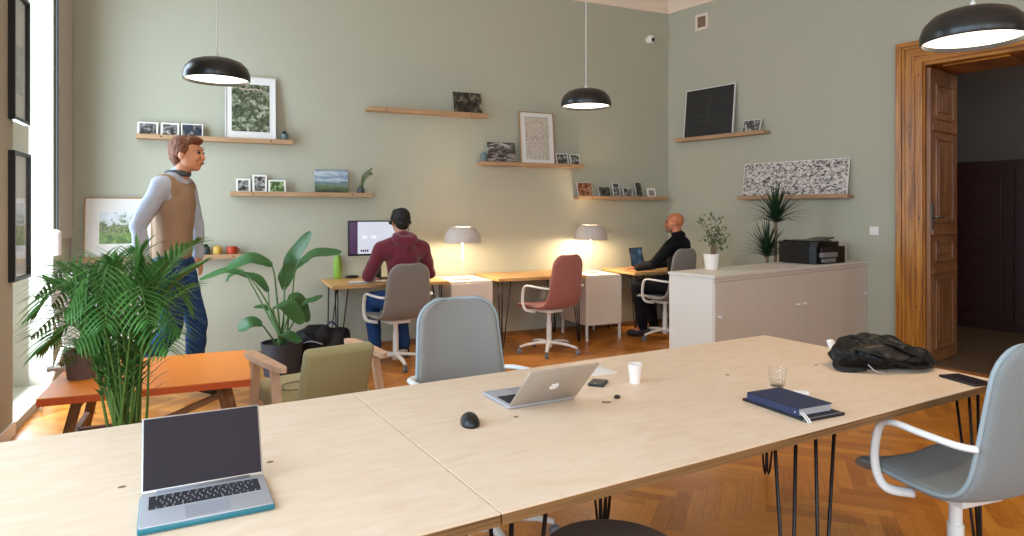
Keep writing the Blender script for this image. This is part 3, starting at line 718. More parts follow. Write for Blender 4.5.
# ---------------------------------------------------------------- SWIVEL CHAIRS
def swivel_chair(loc, rotz, fab, pip, label, top=1.0, base_rot=.3, seatz=.455, with_arms=True):
    t = thing('swivel_chair', label, 'chair', (*loc, 0), rotz)
    k = (top-seatz)/.545
    prof = [(.228, -.035), (.21, -.005), (.16, .006), (.07, .002), (-.04, -.004), (-.13, .002), (-.19, .032), (-.225, .09), (-.243, .17), (-.256, .27), (-.27, .38), (-.285, .49), (-.292, .545)]
    hw = [.20, .212, .222, .228, .232, .232, .228, .222, .216, .208, .20, .19, .182]
    P = catmull([(y, z*(k if z > .03 else 1), w) for (y, z), w in zip(prof, hw)], 5)
    n = len(P); cum = [0]
    for i in range(1, n): cum.append(cum[-1]+(Vector((P[i].x, P[i].y))-Vector((P[i-1].x, P[i-1].y))).length)
    # resample densely near the ends for round corners
    Ltot = cum[-1]; ss = sorted(set([0, .004, .012, .025, .045, .07]+[Ltot*i/30 for i in range(3, 28)]+[Ltot-x for x in (.10, .075, .05, .03, .015, .005, 0)]))
    def at(s):
        for i in range(n-1):
            if cum[i+1] >= s-1e-9:
                f = (s-cum[i])/max(1e-9, cum[i+1]-cum[i]); return P[i].lerp(P[i+1], f), (P[i+1]-P[i])
        return P[-1], P[-1]-P[-2]
    bm = bmesh.new(); grid = []; nv = 12
    for s in ss:
        q, d = at(s); w = q.z; r = .07; e = s
        if s < r: w = w-r+math.sqrt(max(0, r*r-(r-s)**2))
        r2 = .10; e = Ltot-s
        if e < r2: w = w-r2+math.sqrt(max(0, r2*r2-(r2-e)**2))
        nn = Vector((d.y, -d.x)).normalized()*-1     # towards the sitter
        if nn.y < 0 and s < Ltot*.4: nn = -nn
        up = Vector((0, 1)) if False else nn
        row = []
        for j in range(nv+1):
            v = -1+2*j/nv; c = .022*abs(v)**2.2
            row.append(bm.verts.new((v*w, q.x+up.x*c*-1 if False else q.x+c*abs(nn.x), seatz+q.y+c*abs(nn.y))))
        grid.append(row)
    for A, B in zip(grid, grid[1:]):
        for j in range(nv): bm.faces.new((A[j], A[j+1], B[j+1], B[j]))
    edge = [r_[0].co.copy() for r_ in grid]+[v.co.copy() for v in grid[-1][1:-1]]+[r_[-1].co.copy() for r_ in grid[::-1]]+[v.co.copy() for v in grid[0][1:-1][::-1]]
    o = obj('seat_shell', bm, fab, t, smooth=True)
    so = o.modifiers.new('thick', 'SOLIDIFY'); so.thickness = .034; so.offset = 0
    sb = o.modifiers.new('round', 'SUBSURF'); sb.levels = 1; sb.render_levels = 1
    e2 = []
    for q in edge:
        if not e2 or (q-e2[-1]).length > .006: e2.append(q)
    bm = bmesh.new(); tube(bm, e2, .0075, 7, closed=True); obj('piping', bm, pip, o, smooth=True)
    for sx in ((-1, 1) if with_arms else ()):
        bm = bmesh.new()
        tube(bm, catmull([(sx*.222, -.235, seatz+.205), (sx*.255, -.19, seatz+.208), (sx*.270, -.08, seatz+.215), (sx*.270, .01, seatz+.218), (sx*.268, .055, seatz+.205), (sx*.266, .08, seatz+.17), (sx*.264, .095, seatz+.08), (sx*.258, .085, seatz+.01), (sx*.24, .06, seatz-.025), (sx*.16, .03, seatz-.04)], 6), .0145, 10, flat=(.75, 1.15))
        obj('armrest', bm, 'white_metal', t, smooth=True)
    bm = bmesh.new(); box(bm, -.10, .10, -.10, .12, seatz-.055, seatz-.02, bev=.012); lathe(bm, [(0, .10), (.026, .10), (.026, .30), (.021, .30), (.021, seatz-.04), (0, seatz-.04)], 20)
    lathe(bm, [(0, .055), (.03, .055), (.034, .075), (.034, .115), (0, .115)], 20)
    obj('column', bm, 'white_metal', t, smooth='auto')
    bs = bmesh.new()
    for q in range(5):
        a = base_rot+q*2*PI/5; c, s = math.cos(a), math.sin(a)
        tube(bs, catmull([(0, 0, .098), (c*.10, s*.10, .10), (c*.22, s*.22, .085), (c*.295, s*.295, .066)], 4), [.024]*4+[.021]*4+[.017]*4+[.015], 8, flat=(.7, 1))
    obj('star_base', bs, 'white_metal', t, smooth=True)
    for q in range(5):
        a = base_rot+q*2*PI/5; c, s = math.cos(a), math.sin(a); bm = bmesh.new()
        for off in (-.013, .013):
            w = bmesh.new(); lathe(w, [(0, -.008), (.02, -.008), (.025, -.005), (.025, .005), (.02, .008), (0, .008)], 18)
            xf(w, Matrix.Translation((c*.30-s*off, s*.30+c*off, .025)) @ Matrix.Rotation(a, 4, 'Z') @ Matrix.Rotation(PI/2, 4, 'X'))
            me = bpy.data.meshes.new('t'); w.to_mesh(me); w.free(); bm.from_mesh(me); bpy.data.meshes.remove(me)
        tube(bm, [(c*.30, s*.30, .025), (c*.295, s*.295, .062)], .008, 8)
        obj('caster', bm, 'rubber', t, smooth='auto')
    return t
ch_face = math.radians(5.6)
c1 = cw(1.54, 2.29); swivel_chair(c1, ch_face-math.radians(10), 'fab_blue', 'pip_blue', 'blue-grey swivel armchair at the right edge, pulled up to the long table', .97, .9)
c2 = cw(-.115, 2.76); swivel_chair(c2, PI+ch_face, 'fab_mid', 'pip_blue', 'light grey swivel armchair on the far side of the table behind the silver laptop', .985, .25)
MAN1 = (1.45, 5.86)
swivel_chair(MAN1, math.radians(13), 'fab_grey', 'pip_grey', 'grey swivel armchair under the person in the burgundy hoodie', .925, .75, .44)
swivel_chair((2.96, 5.78), math.radians(17), 'fab_pink', 'pip_pink', 'dusty pink swivel armchair at the empty middle desk', .965, .1)
MAN3 = (4.44, 5.90)
swivel_chair(MAN3, math.radians(15), 'fab_grey', 'pip_grey', 'grey swivel armchair under the bald person in black', .985, .5, .445)

# round stool
p = V(613, 300, 1.775); st = thing('stool', 'dark brown round stool tucked under the near edge of the long table', 'stool', (p.x, p.y, 0))
bm = bmesh.new(); lathe(bm, [(0, .43), (.18, .43), (.193, .44), (.195, .455), (.188, .466), (.17, .47), (0, .472)], 48); obj('seat', bm, 'stool', st, smooth='auto')
for q in range(4):
    a = PI/4+q*PI/2; bm = bmesh.new(); tube(bm, [(math.cos(a)*.12, math.sin(a)*.12, .435), (math.cos(a)*.19, math.sin(a)*.19, 0.0)], [.016, .011], 10); obj('leg', bm, 'black_metal', st, smooth=True)

# ---------------------------------------------------------------- DESK ROW AT THE BACK WALL
DZ, DF, DB = .715, 6.05, 6.73
def desk(x0, x1, label, group):
    t = thing('desk', label, 'desk', ((x0+x1)/2, (DF+DB)/2, 0), 0, group); hw, hd = (x1-x0)/2, (DB-DF)/2
    obj('desktop', bx(-hw, hw, -hd, hd, DZ-.03, DZ, bev=.003), 'desk_wood', t)
    for sx in (-1, 1):
        for sy in (-1, 1): obj('leg', hairpin(sx*(hw-.05), sy*(hd-.05), -sx, -sy, DZ-.03), 'black_metal', t, smooth=True)
    return t
GD = 'wooden hairpin-leg desks along the back wall'
desk(.92, 2.02, 'oak desk with hairpin legs carrying the monitor, leftmost of the back row', GD)
desk(2.54, 3.54, 'empty oak desk with hairpin legs behind the pink chair', GD)
desk(4.15, 5.07, 'oak desk in the corner carrying the small dark laptop', GD)
def locker(x0, label):
    w = .44; t = thing('drawer_cabinet', label, 'cabinet', (x0+w/2, DF+.03, 0), 0, 'low beige cabinets between the desks')
    H = .70; zb_ = .165; dp = .60
    obj('body', bx(-w/2, w/2, .012, dp, zb_, H, bev=.004), 'locker', t)
    obj('door', bx(-w/2+.006, w/2-.006, 0, .014, zb_+.006, H-.02, bev=.003), 'locker', t)
    for sx in (-1, 1):
        for y in (.03, dp-.03): obj('leg', bx(sx*(w/2-.015)-.012, sx*(w/2-.015)+.012, y-.012, y+.012, 0, zb_+.002, bev=.003), 'white_metal', t)
    bm = bmesh.new(); tube(bm, [(w/2-.04, -.012, .48), (w/2-.04, 0.002, .48)], .008, 10); obj('knob', bm, 'white_metal', t)
    return t
locker(2.05, 'beige low metal cabinet under the left table lamp')
locker(3.565, 'beige low metal cabinet on legs right of the pink chair')

def table_lamp(px, py, label, ztop=.70):
    p = G(px, py, ztop)
    if p.y > 6.45: p = onY(px, py, 6.45); p.z = ztop
    t = thing('table_lamp', label, 'lamp', (p.x, p.y, ztop), 0, 'mushroom table lamps on the low cabinets')
    bm = bmesh.new(); lathe(bm, [(0, 0), (.088, 0), (.09, .006), (.088, .018), (.02, .024), (0, .024)], 36); obj('base', bm, 'lamp_grey', t, smooth='auto')
    bm = bmesh.new(); tube(bm, [(0, 0, .02), (0, 0, .43)], .009, 12); obj('stem', bm, 'white_metal', t, smooth=True)
    o_, i_ = [], []
    prof = [(.185, .37), (.187, .385), (.183, .42), (.168, .465), (.14, .505), (.115, .528), (.105, .532)]
    inn = [(r-.006, z-.003) for r, z in prof[::-1]]; inn[0] = (.099, .530); inn[-1] = (.179, .37)
    bm = bmesh.new(); lathe(bm, prof+inn+[prof[0]], 48); obj('lamp_shade', bm, 'lamp_grey', t, smooth='auto')
    bm = bmesh.new(); 
    for a in (0, 2*PI/3, 4*PI/3): tube(bm, [(0, 0, .50), (math.cos(a)*.135, math.sin(a)*.135, .50)], .003, 6)
    tube(bm, [(0, 0, .42), (0, 0, .50)], .004, 6)
    obj('shade_carrier', bm, 'white_metal', t)
    bm = bmesh.new(); ball(bm, (0, 0, .455), .028, seg=16); obj('bulb', bm, 'bulb', t, smooth=True)
    li = bpy.data.lights.new('lamp_light', 'POINT'); li.energy = 32; li.color = (1, .80, .55); li.shadow_soft_size = .05
    lo = bpy.data.objects.new('lamp_light', li); COL.objects.link(lo); lo.parent = t; lo.location = (0, 0, .395)
    return t
table_lamp(462.5, 279.5, 'pale mushroom table lamp, lit, on the cabinet beside the burgundy hoodie')
table_lamp(590.5, 270.5, 'pale mushroom table lamp, lit, on the cabinet right of the pink chair')

# monitor
def screen_mat():
    m, nt, b = new_mat('lit_monitor_picture'); N, L = nt.nodes, nt.links
    t = N.new('ShaderNodeTexCoord'); sp = N.new('ShaderNodeSeparateXYZ'); L.new(t.outputs['Generated'], sp.inputs[0])
    r = ramp(nt, [(0, '#452050'), (.135, '#E4E8F5')]); r.color_ramp.interpolation = 'CONSTANT'; L.new(sp.outputs['X'], r.inputs[0])
    L.new(r.outputs[0], b.inputs['Emission Color']); b.inputs['Emission Strength'].default_value = .85; b.inputs['Base Color'].default_value = (.02, .02, .02, 1)
    b.inputs['Roughness'].default_value = .3
    return m
M['monitor'] = screen_mat()
mp_ = onY(379, 238, 6.5); mo = thing('monitor', 'switched-on monitor with a purple and white screen on the left desk', 'monitor', (mp_.x, 6.5, DZ))
mw, mh = .60, .345; zc = mp_.z-DZ
obj('housing', bx(-mw/2, mw/2, 0, .03, zc-mh/2, zc+mh/2, bev=.004), 'black', mo)
sc = obj('screen', bx(-mw/2+.012, mw/2-.012, -.002, .002, zc-mh/2+.02, zc+mh/2-.012), 'monitor', mo)
bm = bmesh.new()
x0 = -mw/2+.012+(mw-.024)*.135
for k in range(4): box(bm, x0+.03+k*.02, x0+.045+k*.02, -.003, -.0015, zc-mh/2+.04, zc-mh/2+.06)
obj('screen_marks', bm, 'black', sc)
bm = bmesh.new(); 
for k in range(2): ball(bm, (x0+.07+k*.085, -.0022, zc+.01), (.03, .0008, .018), seg=14)
M['pale_icon'] = emit('pale_screen_icon', '#C3CBDD', .8)
obj('screen_icons', bm, 'pale_icon', sc)
bm = bmesh.new(); box(bm, -.03, .03, .03, .045, .01, zc); box(bm, -.12, .12, -.07, .1, 0, .012, bev=.004); obj('stand', bm, 'black', mo)
# things on desk 1
p = G(335.5, 278.5, DZ)
gb = thing('drinks_bottle', 'lime green drinks bottle on the left end of the left desk', 'bottle', (p.x+.02, p.y, DZ))
bm = bmesh.new(); lathe(bm, [(0, 0), (.036, 0), (.04, .006), (.04, .18), (.03, .2), (0, .2)], 24); obj('body', bm, 'green', gb, smooth='auto')
bm = bmesh.new(); lathe(bm, [(0, .2), (.028, .2), (.028, .225), (.02, .235), (0, .235)], 24); obj('cap', bm, 'green', gb, smooth='auto')
p = G(352, 278, DZ); bm = bmesh.new(); ball(bm, (0, 0, .012), (.07, .04, .02), seg=18)
for v in bm.verts: v.co.z = max(0, v.co.z)
tag(obj('glasses_case', bm, 'black', smooth=True, loc=(p.x, p.y, DZ)), 'small flat black case beside the green bottle', 'case')
kb = thing('keyboard', 'thin grey keyboard in front of the monitor', 'keyboard', (1.30, 6.2, DZ), 0)
obj('body', bx(-.2, .14, -.05, .07, 0, .012, bev=.003), 'alu_mid', kb)
bm = bmesh.new()
for r_ in range(5):
    for c_ in range(14): box(bm, -.195+c_*.0235, -.175+c_*.0235, -.045+r_*.022, -.027+r_*.022, .0115, .015)
obj('keys', bm, 'white', kb)
# laptop on desk 3
lm, nt, b = new_mat('lit_laptop_picture')
mp0 = coords(nt, (9, 9, 9)); n = nt.nodes.new('ShaderNodeTexNoise'); n.inputs['Scale'].default_value = 1.5; nt.links.new(mp0.outputs[0], n.inputs[0])
r = ramp(nt, [(.4, '#1C2F42'), (.55, '#38566F'), (.7, '#6A8CA4')]); nt.links.new(n.outputs['Fac'], r.inputs[0]); nt.links.new(r.outputs[0], b.inputs['Emission Color']); b.inputs['Emission Strength'].default_value = .7; b.inputs['Base Color'].default_value = (.01, .01, .01, 1)
M['laptop_lit'] = lm
hm = onY(638.5, 263, 6.50); a = math.radians(25); hx = Vector((math.cos(a), math.sin(a), 0))
laptop('small dark laptop with a lit blue screen on the corner desk', hm-hx*.14, hm+hx*.14, None, .29, .17, math.radians(10), .235, DZ, mats=('black', 'black'), screen_mat='laptop_lit')

# ---------------------------------------------------------------- LONG CABINET
ch = .911; A0 = Vector((3.338, 3.84, 0)); crot = math.atan2(.241, .9705); CL = 2.37; CDp = .42
ccx = Vector((math.cos(crot), math.sin(crot), 0)); 
tend = (WC-A0).dot(WN)/ccx.dot(WN); CL = tend-.005
for k in range(2):
    w = CL/2; o0 = A0+ccx*(k*w)
    t = thing('storage_cabinet', ['white-sided storage cabinet carrying the small leafy plant, left of the pair', 'storage cabinet against the right wall carrying the black printer'][k], 'cabinet', (o0.x, o0.y, 0), crot, 'low storage cabinets')
    obj('body', bx(.001, w-.001, .02, CDp, .04, ch-.02), 'cab_side', t)
    obj('plinth', bx(.02, w-.02, .05, CDp-.02, 0, .04), 'cab_side', t)
    for j in range(2):
        d_ = obj('door', bx(.003+j*w/2 if j else .003, (j+1)*w/2-.002, 0, .02, .045, ch-.055, bev=.002), 'cab_front', t)
        kx = (w-.06) if (k == 0 and j == 1) else (.05 if j == 0 else w-.06)
        if k == 1: kx = .05 if j == 0 else w-.04
        bm = bmesh.new(); lathe(bm, [(0, 0), (.009, 0), (.007, .012), (.012, .02), (.012, .024), (0, .026)], 14); xf(bm, Matrix.Translation((kx, 0, .60)) @ Matrix.Rotation(PI/2, 4, 'X'))
        obj('knob', bm, 'white_metal', d_, smooth='auto')
    obj('rail', bx(.001, w-.001, .004, .02, ch-.052, ch-.021), 'cab_front', t)
tp = thing('cabinet_top', 'pale continuous top board over the two storage cabinets', 'worktop', (A0.x, A0.y, ch-.02), crot)
obj('board', bx(-.008, CL, -.008, CDp+.008, 0, .02, bev=.002), 'cab_side', tp)

# printer
pc = onP(817, 262, A0+Vector((-.241, .9705, 0))*.02, Vector((-.241, .9705, 0)))
sL = (pc-A0).dot(ccx)+.27; prt = thing('printer', 'black all-in-one printer on the right end of the cabinets', 'printer', tuple(A0+ccx*sL+Vector((-.241, .9705, 0))*.03+Vector((0, 0, ch))), crot-.1)
pw = .50
bm = bmesh.new(); prism(bm, [(-pw/2, .05), (-pw/2+.03, 0), (pw/2-.03, 0), (pw/2, .03), (pw/2, .36), (-pw/2, .36)], 0.005, .155); obj('body', bm, 'printer', prt)
lid_ = bmesh.new(); prism(lid_, [(-pw/2-.005, .04), (-pw/2+.04, -.005), (pw/2-.14, -.005), (pw/2-.12, .36), (-pw/2, .36)], .157, .20); box(lid_, -pw/2+.03, pw/2-.16, .05, .34, .2, .21, bev=.004); obj('scanner_lid', lid_, 'printer', prt)
bm = bmesh.new(); box(bm, -pw/2+.07, pw/2-.2, -.035, .02, .06, .105, bev=.006, rot=None); box(bm, -pw/2+.1, pw/2-.22, -.03, .01, .015, .05, bev=.005); obj('output_tray', bm, 'rubber', prt)
bm = bmesh.new(); box(bm, -pw/2+.09, -pw/2+.25, -.012, .01, .112, .150, bev=.003, rot=None); obj('control_panel', bm, 'screen_off', prt)
bm = bmesh.new(); box(bm, pw/2-.22, pw/2+.02, .12, .30, .16, .17, rot=Matrix.Translation((0, 0, .03)) @ Matrix.Rotation(-.12, 4, 'Y')); obj('rear_feeder', bm, 'printer', prt)
pb = onP(853.5, 261, A0+Vector((-.241, .9705, 0))*.2, Vector((-.241, .9705, 0))); sL2 = min((pb-A0).dot(ccx)-.02, CL-.10)
pbx = A0+ccx*(sL2)+Vector((-.241, .9705, 0))*.25
t = thing('storage_box', 'small grey box standing behind the right end of the printer', 'box', (pbx.x, pbx.y, ch), crot)
obj('body', bx(-.06, .06, -.08, .08, 0, .16, bev=.004), 'lamp_grey', t); obj('lid', bx(-.063, .063, -.083, .083, .15, .175, bev=.004), 'lamp_grey', t)

# ---------------------------------------------------------------- PLANTS
def blade(bm, pts, width, nseg=10, fold=.25, upv=(0, 0, 1), tipw=.0, shape=None):
    """leaf blade along a curve"""
    C_ = catmull(pts, max(2, nseg//(len(pts)-1)+1)); n = len(C_); up = Vector(upv); prev = None
    for i, p in enumerate(C_):
        t = C_[min(i+1, n-1)]-C_[max(i-1, 0)]; t.normalize(); s = t.cross(up)
        if s.length < 1e-4: s = Vector((1, 0, 0))
        s.normalize(); nn = s.cross(t); f = i/(n-1)
        w = width*(shape(f) if shape else math.sin(PI*min(1, f*.94+.05))**.75)
        a = bm.verts.new(p-s*w+nn*w*fold); c = bm.verts.new(p); b_ = bm.verts.new(p+s*w+nn*w*fold)
        if prev: bm.faces.new((prev[0], a, c, prev[1])); bm.faces.new((prev[1], c, b_, prev[2]))
        prev = (a, c, b_)
def pot(parent, r0, r1, h, m_, th=.012):
    bm = bmesh.new(); lathe(bm, [(0, 0), (r0, 0), (r1, h-.01), (r1, h), (r1-th, h), (r1-th, h-.04), (0, h-.04)], 40); obj('pot', bm, m_, parent, smooth='auto')
    bm = bmesh.new(); lathe(bm, [(0, h-.025), (r1*.5, h-.022), (r1-th-.001, h-.03), (r1-th-.001, h-.039), (0, h-.039)], 24); obj('soil', bm, 'soil', parent, smooth='auto')

# strelitzia in dark pot
D0 = 5.62; base = V(282, 372, D0); base.z = 0
pl = thing('potted_plant', 'big-leaved plant in a dark grey floor pot between armchair and left desk', 'plant', tuple(base))
pot(pl, .145, .172, .275, 'pot_dark')
st_, lf_ = bmesh.new(), bmesh.new(); root = Vector((0, 0, .24))
def loc_(px, py, d): return V(px, py, d)-base
leaves = [  # stem via, blade start, mid, tip, width, depth offset
    ((277, 300), (272, 266), (250, 259), (227, 268), .075, -.15), ((268, 305), (248, 276), (225, 271), (199, 280), .045, -.05),
    ((270, 312), (268, 292), (256, 278), (238, 273), .05, .1), ((283, 320), (285, 287), (293, 258), (311, 232), .065, .0),
    ((290, 310), (296, 268), (316, 254), (341, 253), .075, -.1), ((292, 325), (302, 305), (313, 300), (323, 296), .035, .05),
    ((277, 330), (272, 312), (262, 307), (254, 307), .035, .1), ((272, 338), (262, 325), (250, 323), (238, 330), .065, -.15),
    ((281, 335), (273, 309), (287, 306), (302, 324), .085, -.2), ((288, 325), (288, 298), (298, 300), (308, 322), .07, .05),
    ((284, 340), (278, 337), (288, 335), (300, 343), .055, -.2), ((276, 330), (244, 272), (231, 276), (226, 282), .04, .1),
    ((283, 330), (284, 290), (283, 278), (289, 262), .045, .12)]
for via, s0, mi, ti, w, dd in leaves:
    a, b_, c, d = loc_(*via, D0+dd*.5), loc_(*s0, D0+dd), loc_(*mi, D0+dd*1.3), loc_(*ti, D0+dd*1.5)
    tube(st_, catmull([root+Vector((random.uniform(-.04, .04), random.uniform(-.03, .03), 0)), a, b_, b_.lerp(c, .6)], 7), [.011-.0004*i for i in range(22)], 7)
    blade(lf_, [b_, b_.lerp(c, .5)+Vector((0, 0, .01)), c, c.lerp(d, .6), d], w, 16, .18, upv=(.15, -.55, .8), shape=lambda f: min(1, math.sin(PI*(f*.93+.04))**.6))
obj('stems', st_, 'stem_big', pl, smooth=True); obj('leaves', lf_, 'leaf_big', pl, smooth=True)

# areca palm in front of the orange table
D1 = 2.72; base = V(124, 400, D1); base.z = 0
pl = thing('potted_palm', 'bushy green palm with feathery fronds between the tables on the left', 'plant', tuple(base))
pot(pl, .12, .155, .30, 'pot_dark')
st_, lf_ = bmesh.new(), bmesh.new(); rnd = random.Random(11)
tips = [(199, 241, -.1), (205, 262, .15), (194, 285, -.2), (188, 306, .1), (180, 332, -.15), (183, 250, .25), (165, 262, -.15), (168, 350, -.25),
        (150, 282, .1), (112, 262, .0), (92, 268, .15), (74, 268, -.1), (58, 264, .15), (46, 280, -.05), (36, 296, .1), (32, 316, -.1), (32, 336, .1), (40, 352, -.05), (60, 364, .15), (100, 300, -.25), (66, 312, -.25), (142, 270, .25), (88, 285, .3), (148, 322, -.3), (124, 292, .15), (82, 300, .1), (52, 305, .15), (48, 345, .0), (105, 325, -.3), (160, 300, .2), (76, 345, -.3), (135, 250, .2)]
for px, py, dd in tips:
    tip = V(px, py, D1+dd)-base; rb = Vector((rnd.uniform(-.045, .055), rnd.uniform(-.04, .04), .27))
    out = Vector((tip.x, tip.y, 0)); 
    top = Vector((tip.x*.55, tip.y*.55, max(tip.z+.10, .78+rnd.uniform(-.05, .05))))
    lowm = Vector((rb.x+tip.x*.12, rb.y+tip.y*.12, .55+rnd.uniform(-.03, .03)))
    if tip.z > 1.1: top = Vector((tip.x*.45, tip.y*.45, tip.z*.86))
    C_ = catmull([rb, lowm, top, tip], 9)
    tube(st_, C_, [.0075*(1-i/len(C_)*.85) for i in range(len(C_))], 6)
    n = len(C_); st = int(n*.42); L_ = .18
    NL = 20
    for k in range(NL):
        f = st+(n-1-st)*k/(NL-1); i = min(int(f), n-2); q = C_[i].lerp(C_[i+1], f-i); t = (C_[i+1]-C_[i]).normalized()
        s = t.cross(Vector((0, 0, 1)));
        if s.length < .05: s = Vector((1, 0, 0))
        s.normalize(); u = k/(NL-1); ll = L_*(math.sin(PI*(.18+.74*u)))*rnd.uniform(.9, 1.1)
        for sg in (-1, 1):
            d_ = (s*sg*.75+t*(.55+.5*u)+Vector((0, 0, .22-.1*u))).normalized()
            e1 = q+d_*ll*.5; e2 = q+d_*ll+Vector((0, 0, -ll*.16))
            blade(lf_, [q, e1, e2], .0068, 4, .3, shape=lambda f: (.5+1.4*f if f < .35 else 1.0-(f-.35)*1.4)+.03)
obj('stems', st_, 'stem_palm', pl, smooth=True); obj('fronds', lf_, 'leaf_palm', pl)

# small tree in white pot on the cabinet
def on_cab(px, py): return G(px, py, ch)
p = on_cab(711.5, 271); p = A0+ccx*.16+Vector((-.241, .9705, 0))*.15; p.z = ch
p = G(711.5, 269, ch)
pl = thing('potted_plant', 'small leafy plant in a white pot on the left end of the cabinets', 'plant', tuple(p)); D2 = (p-Vector((0, 0, EYE))).dot(Vector((S, Cc, 0)))
pot(pl, .05, .064, .125, 'pot_white', .006)
st_, lf_ = bmesh.new(), bmesh.new(); rnd = random.Random(5)
twigs = []
for px, py, dd in ((702, 216, 0), (712, 214, .03), (722, 217, -.03), (727, 224, .02), (706, 226, -.05), (718, 228, .05), (729, 236, 0), (711, 236, -.04), (703, 239, .04), (726, 243, -.03), (700, 219, .02), (715, 221, -.06), (722, 238, .05)):
    tip = V(px, py, D2+dd)-p; b_ = Vector((rnd.uniform(-.02, .03), rnd.uniform(-.02, .02), .1)); mid = Vector((b_.x*1.5+tip.x*.3, tip.y*.3, .1+(tip.z-.1)*.55))
    C_ = catmull([b_, mid, tip], 6); tube(st_, C_, [.004*(1-.06*i) for i in range(len(C_))], 5)
    for k in range(16):
        q = C_[rnd.randint(len(C_)//2, len(C_)-1)]+Vector((rnd.uniform(-.02, .02), rnd.uniform(-.02, .02), rnd.uniform(-.02, .02)))
        d_ = Vector((rnd.uniform(-1, 1), rnd.uniform(-1, 1), rnd.uniform(-.5, .8))).normalized()
        blade(lf_, [q, q+d_*.018, q+d_*.036+Vector((0, 0, -.006))], .0085, 4, .15)
obj('branches', st_, 'bark', pl, smooth=True); obj('leaves', lf_, 'leaf_fic', pl)

# two-headed dracaena standing behind the cabinets
cN = Vector((-.241, .9705, 0))
q = A0+ccx*1.18+cN*(CDp+.20)
r_ = ray(772, 260); k_ = ((A0+cN*(CDp+.20)).dot(cN))/Vector((r_.x, r_.y, 0)).dot(cN); D3 = k_
base = V(772, 260, D3); base.z = 0
pl = thing('potted_plant', 'spiky dark dracaena with two leaf heads standing behind the cabinets', 'plant', tuple(base))
pot(pl, .13, .16, .3, 'pot_dark')
st_, lf_ = bmesh.new(), bmesh.new()
for (px, py, rad, nlf, pull) in ((776, 213, .41, 90, .02), (767, 247, .36, 90, -.02)):
    hd = V(px, py+4, D3)-base
    tube(st_, catmull([Vector((hd.x*.3, hd.y*.3, .27)), Vector((hd.x*.7, hd.y, hd.z*.6)), hd], 6), .014, 8)
    for k in range(nlf):
        az = k*2.39996; el = math.radians(88-78*(k/nlf)**.8); d_ = Vector((math.cos(az)*math.cos(el), math.sin(az)*math.cos(el), math.sin(el)))
        L_ = rad*rnd.uniform(.75, 1.05); o_ = hd+Vector((0, 0, -.06*(k/nlf)))
        blade(lf_, [o_, o_+d_*L_*.5, o_+d_*L_+Vector((0, 0, -L_*.22*(k/nlf)))], .0125, 6, .3, shape=lambda f: .8 if f < .3 else max(.05, 1.1-f*1.05))
obj('stems', st_, 'bark', pl, smooth=True); obj('leaves', lf_, 'leaf_drac', pl)

# ---------------------------------------------------------------- ORANGE TABLE
OZ = .45; P0 = G(35, 400, OZ); P1 = G(252, 378, OZ); x0, x1, y0 = P0.x, P1.x, (P0.y+P1.y)/2; y1 = 4.80
ot = thing('low_table', 'low orange-topped table on wooden trestle legs at the left', 'table', ((x0+x1)/2, (y0+y1)/2, 0)); hw, hd = (x1-x0)/2, (y1-y0)/2
top = obj('tabletop', bx(-hw, hw, -hd, hd, OZ-.006, OZ, bev=.002), 'orange', ot); obj('edge_band', bx(-hw+.001, hw-.001, -hd+.001, hd-.001, OZ-.042, OZ-.006, bev=.002), 'orange_edge', top)
for sx in (-1, 1):
    for sy in (-1, 1):
        bm = bmesh.new(); beam(bm, (sx*(hw-.16), sy*(hd-.10), OZ-.042), (sx*(hw-.07), sy*(hd-.03), 0.0), .045, .035, bev=.003); obj('leg', bm, 'trestle_wood', ot)
    bm = bmesh.new(); beam(bm, (sx*(hw-.165), -hd+.08, OZ-.06), (sx*(hw-.165), hd-.08, OZ-.06), .03, .04); beam(bm, (sx*(hw-.10), -hd+.06, .15), (sx*(hw-.10), hd-.06, .15), .03, .03); obj('end_brace', bm, 'trestle_wood', ot)
bm = bmesh.new(); beam(bm, (-hw+.08, -hd+.04, .08), (hw-.17, -hd+.10, OZ-.10), .03, .03); obj('diagonal_brace', bm, 'trestle_wood', ot)
bm = bmesh.new(); beam(bm, (hw-.10, 0, .15), (-hw+.10, 0, .15), .035, .03); obj('long_stretcher', bm, 'trestle_wood', ot)
p = G(82, 383, OZ); p = V(80, 383, 3.45); p = G(80, 381, OZ)
gp = thing('plant_pot', 'brown-grey plant pot standing on the left half of the orange table', 'pot', (p.x, p.y+.09, OZ))
pot(gp, .075, .095, .15, 'pot_grey', .006)
bm = bmesh.new(); rnd = random.Random(2)
for k in range(12):
    a = k*2.4; d_ = Vector((math.cos(a), math.sin(a), 1.6)).normalized(); o_ = Vector((0, 0, .12)); blade(bm, [o_, o_+d_*.09, o_+d_*.15+Vector((0, 0, -.03))], .012, 6, .2)
obj('leaves', bm, 'leaf_palm', gp)
p = G(57, 370, OZ); t = thing('book', 'small pinkish-white book on the left end of the orange table', 'book', (p.x, p.y, OZ), .2)
obj('cover', bx(-.05, .05, -.035, .035, 0, .018, bev=.002), 'lamp_grey', t); obj('page_block', bx(-.048, .0505, -.033, .033, .003, .015), 'paper', t)

